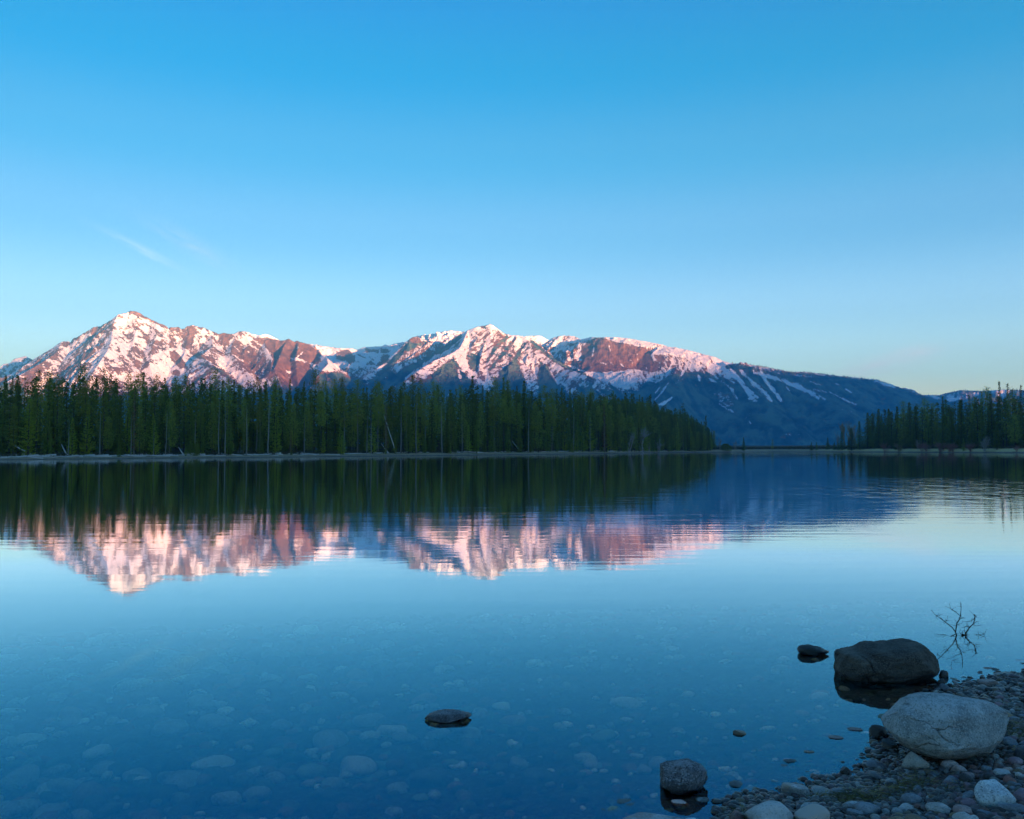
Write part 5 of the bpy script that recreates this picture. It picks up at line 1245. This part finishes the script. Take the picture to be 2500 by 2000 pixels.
# the ones that show clearest, at their places (photo pixel, width in pixels)
for px, py, w, k, lab in [(958, 1802, 82, 'pale', 'pale submerged stone just below the low dark rock'), (865, 1798, 34, 'reddish', 'reddish round submerged stone left of the pale one'), (990, 1822, 66, 'grey', 'wide grey submerged stone beneath the low dark rock'), (1068, 1812, 62, 'grey', 'grey submerged stone under the low dark rock toward the shore'),
                          (1528, 1736, 78, 'pale', 'large pale submerged slab in mid water'), (1475, 1820, 66, 'greenish', 'greenish submerged slab beyond the speckled rock'), (1228, 1740, 54, 'pale', 'pale submerged stone right of the low dark rock'), (1253, 1780, 66, 'reddish', 'dull pink submerged stone below and right of the low dark rock'),
                          (150, 1940, 110, 'grey', 'largest submerged boulder in the lower corner of the lake'), (420, 1915, 84, 'grey', 'long grey submerged stone near the lower corner'), (500, 1885, 38, 'reddish', 'brownish submerged stone in the lower part of the lake'), (598, 1825, 50, 'reddish', 'reddish submerged stone far left of the low dark rock'), (660, 1855, 62, 'greenish', 'long greenish submerged stone left of mid lake bed'),
                          (797, 1845, 50, 'reddish', 'oval reddish submerged stone left of the pale one below'), (990, 1635, 60, 'grey', 'faint oval submerged stone far out beyond the low dark rock'), (875, 1680, 60, 'reddish', 'faint flat submerged stone far out in the shallows'), (1035, 1718, 60, 'reddish', 'flat dull submerged stone just beyond the low dark rock'), (752, 1658, 52, 'pale', 'light submerged stone far out left of mid water'),
                          (1998, 1716, 60, 'pale', 'pale submerged stone left of the dark boulder reflection'), (2065, 1730, 44, 'grey', 'grey submerged stone at the edge of the dark boulder reflection'), (2005, 1705, 40, 'reddish', 'reddish submerged stone near the dark boulder reflection'), (1960, 1758, 40, 'reddish', 'dull red submerged stone left of the awash stones'), (1420, 1850, 44, 'dark', 'dark submerged stone near the speckled rock'), (1430, 1905, 34, 'reddish', 'small reddish submerged stone left of the speckled rock'),
                          (225, 1915, 44, 'greenish', 'small teal submerged stone above the largest submerged boulder'), (1930, 1880, 38, 'reddish', 'reddish submerged stone in the shallows by the whitish half-wet stone'), (1225, 1855, 26, 'reddish', 'small round reddish submerged stone in mid lake bed'), (935, 1880, 50, 'greenish', 'rough greenish submerged stone in mid lake bed'), (752, 1925, 44, 'reddish', 'dull red submerged stone near the bottom edge'), (1660, 1985, 44, 'reddish', 'submerged stone inside the reflection of the speckled rock')]:
    p = at(px, py, -.25); z = float(ground_z(p[0], p[1])); p = at(px, py, z); r = w / 2 / F * p[1]
    submerged(p[0], p[1], r, r * rg.uniform(.6, .8), r * .42, k, lab, rg.normal(0, .4))
ns = 0; tries = 0
while ns < 130 and tries < 4000:
    tries += 1
    y = 3.0 + 5.5 * rg.random() ** 1.1; x = rg.uniform(-.62, .5) * y
    sd = float(shore_sd(np.array(x), np.array(y)))
    if sd > -.25: continue
    left = float(np.clip((1.0 - x) / 3.0, 0, 1))
    if rg.random() > .25 + .75 * left: continue
    r = rg.uniform(.025, .07) * (.7 + .8 * left)
    if not free(x, y, r): continue
    k = ['grey', 'pale', 'reddish', 'dark', 'greenish'][rg.choice(5, p=[.36, .1, .2, .16, .18])]
    where = 'on the bed in the far shallows' if y > 6 else 'on the bed toward the lower corner of the lake' if x < -1 else 'on the bed in front of the low dark rock' if x < .6 else 'on the bed near the gravel shore'
    submerged(x, y, r * rg.uniform(1, 1.45), r, r * rg.uniform(.4, .6), k, ('large ' if r > .07 else 'small ' if r < .045 else '') + k + ' submerged stone ' + where)
    ns += 1

# dry grass and moss caught between the stones
rg = np.random.RandomState(19); C = []; D = []; L = []; W_ = []
for cx_, cy_, k in ((2080, 1945, 260), (2030, 1935, 120), (2130, 1940, 220), (2240, 1905, 160), (2190, 1925, 160), (2330, 1925, 60), (2470, 1780, 150), (2455, 1810, 100), (1815, 1990, 160), (2500, 1800, 120)):
    for _ in range(k):
        p = at(cx_ + rg.normal(0, 22), cy_ + rg.normal(0, 9), .03); gz = float(ground_z(p[0], p[1]))
        if shore_sd(np.array(p[0]), np.array(p[1])) < 0: continue
        C.append((p[0], p[1], gz + rg.uniform(.008, .028))); D.append(rg.normal(0, 1, 3) * [1, 1, .25]); L.append(rg.uniform(.015, .06)); W_.append(rg.uniform(.0007, .0018))
m, nt, out = new_mat('dry_grass'); n = N(nt)
nt.links.new(n.bsdf(n.ramp(n.noise(n.coord(), 12, 3), [(.35, (.05, .055, .015)), (.55, (.12, .10, .035)), (.7, (.28, .22, .11))]), .8), out.inputs[0])
tag(link('grass_litter', mesh_np('grass_litter', *sprays(C, D, L, W_, rg, 2.0)), m), 'wisps of dry grass and moss between the shore pebbles', 'grass', None, 'stuff')

# ------------------------------------------------------------------ dead branch standing in the water
YB = float(at(2335, 1551, 0)[1])
def bp(px, py, dy=0.0): return far(1800 + px / 3.08, 1440 + py / 3.08, YB + dy)
parts = []
for pts_, r0, r1 in [
    ([(1650, 345, 0), (1641, 318, 0), (1652, 250, .01), (1672, 222, .02), (1680, 180, .02), (1684, 130, .03), (1680, 92, .03)], .0045, .0012),
    ([(1640, 318, 0), (1618, 285, -.02), (1560, 240, -.05), (1520, 210, -.07), (1485, 185, -.08), (1458, 152, -.09)], .0034, .0010),
    ([(1680, 200, .02), (1645, 170, .05), (1605, 142, .07), (1562, 122, .09)], .0022, .0008),
    ([(1652, 255, .01), (1644, 235, 0), (1630, 222, 0)], .0016, .0007),
    ([(1675, 215, .02), (1700, 208, .0), (1715, 212, 0)], .0015, .0007),
    ([(1690, 340, 0), (1700, 345, 0), (1716, 352, .0)], .011, .009),
    ([(1710, 350, 0), (1722, 320, .0), (1745, 285, .02), (1775, 255, .03), (1788, 215, .03), (1782, 190, .03)], .0042, .0018),
    ([(1775, 255, .03), (1800, 240, .03), (1818, 242, .03)], .0018, .0008), ([(1765, 262, .03), (1800, 272, .0), (1836, 266, 0)], .0018, .0008), ([(1748, 285, .02), (1725, 270, 0), (1715, 280, -.02), (1690, 285, -.03)], .002, .0008),
    ([(1785, 215, .03), (1760, 235, 0), (1720, 240, -.03), (1690, 235, -.04)], .002, .0008), ([(1788, 205, .03), (1795, 196, .03), (1778, 185, .03)], .003, .002),
    ([(1716, 350, 0), (1760, 366, -.04), (1820, 374, -.05), (1895, 374, -.06)], .0024, .0008), ([(1716, 352, 0), (1770, 385, -.07), (1830, 402, -.1), (1890, 414, -.12)], .0022, .0008), ([(1720, 345, 0), (1760, 352, 0), (1790, 346, .02)], .0018, .0008),
    ([(1690, 340, 0), (1670, 318, 0), (1680, 300, .02)], .002, .0009), ([(1640, 335, 0), (1600, 352, -.04), (1545, 380, -.09), (1500, 405, -.13), (1475, 422, -.16)], .0024, .0009), ([(1716, 352, 0), (1735, 385, -.06), (1740, 410, -.1)], .002, .0008),
    ([(1700, 340, 0), (1688, 325, .01), (1700, 305, .02)], .002, .001), ([(1712, 346, 0), (1730, 338, .01), (1728, 322, .02)], .002, .001),
]:
    P = [bp(a, b, c) for a, b, c in pts_]
    for q in P: q[2] = max(q[2], -.01)
    parts.append(tube(P, 1.1 * np.linspace(r0, r1, len(P)), 5))
parts.append(tube([bp(1650, 345), bp(1655, 362) - [0, 0, .1], bp(1660, 370) - [0, 0, .35]], [.005, .005, .004], 5)); parts.append(tube([bp(1710, 350), bp(1708, 370) - [0, 0, .1], bp(1700, 380) - [0, 0, .35]], [.010, .007, .004], 5))
rg = np.random.RandomState(5)
for (a, b), k in (((1670, 225), 4), ((1682, 130), 4), ((1560, 240), 5), ((1490, 188), 4), ((1605, 145), 4), ((1745, 285), 6), ((1785, 215), 7), ((1720, 340), 6), ((1820, 372), 5), ((1850, 405), 4), ((1700, 330), 5), ((1650, 270), 4), ((1550, 378), 3)):
    for _ in range(k):
        p = bp(a + rg.normal(0, 9), b + rg.normal(0, 9)); p[2] = max(p[2], .004); d = rg.normal(0, 1, 3) * [1, .8, .8] + [0, 0, .25]; d /= np.linalg.norm(d); l = rg.uniform(.02, .06)
        q = p + d * l * .5 + rg.normal(0, .004, 3); e = p + d * l; q[2] = max(q[2], .003); e[2] = max(e[2], .003)
        parts.append(tube([p, q, e], [.0014, .0011, .0006], 4))
V, Fc = merge(parts); org = np.array([*bp(1655, 350)[:2], 0.0])
mb = bark_mat('dark_branch_bark', (.012, .010, .010), (.035, .028, .025))
tag(link('dead_branch', mesh_np('dead_branch', V - org, Fc, smooth=True), mb, None, tuple(org)), 'bare black twiggy branch sticking out of the water behind the boulders', 'branch')

# ------------------------------------------------------------------ haze: the morning air between here and the mountains
m, nt, out = new_mat('haze_air'); n = N(nt)
pv = n('ShaderNodeVolumePrincipled', {'Color': (.11, .60, 1.0, 1), 'Density': 8.4e-5, 'Anisotropy': 0.0})
nt.links.new(pv.outputs[0], out.inputs['Volume'])
hx0, hx1, hy0, hy1, hz0, hz1 = -15100, 15100, -4600, 12600, -5.0, 1135.0
V = [(x, y, z) for z in (hz0, hz1) for y in (hy0, hy1) for x in (hx0, hx1)]
hz = link('haze', mesh_np('haze', V, [(0, 2, 3, 1), (4, 5, 7, 6), (0, 1, 5, 4), (2, 6, 7, 3), (0, 4, 6, 2), (1, 3, 7, 5)]), m)
tag(hz, 'blue morning haze in front of the mountains', None, None, 'stuff')
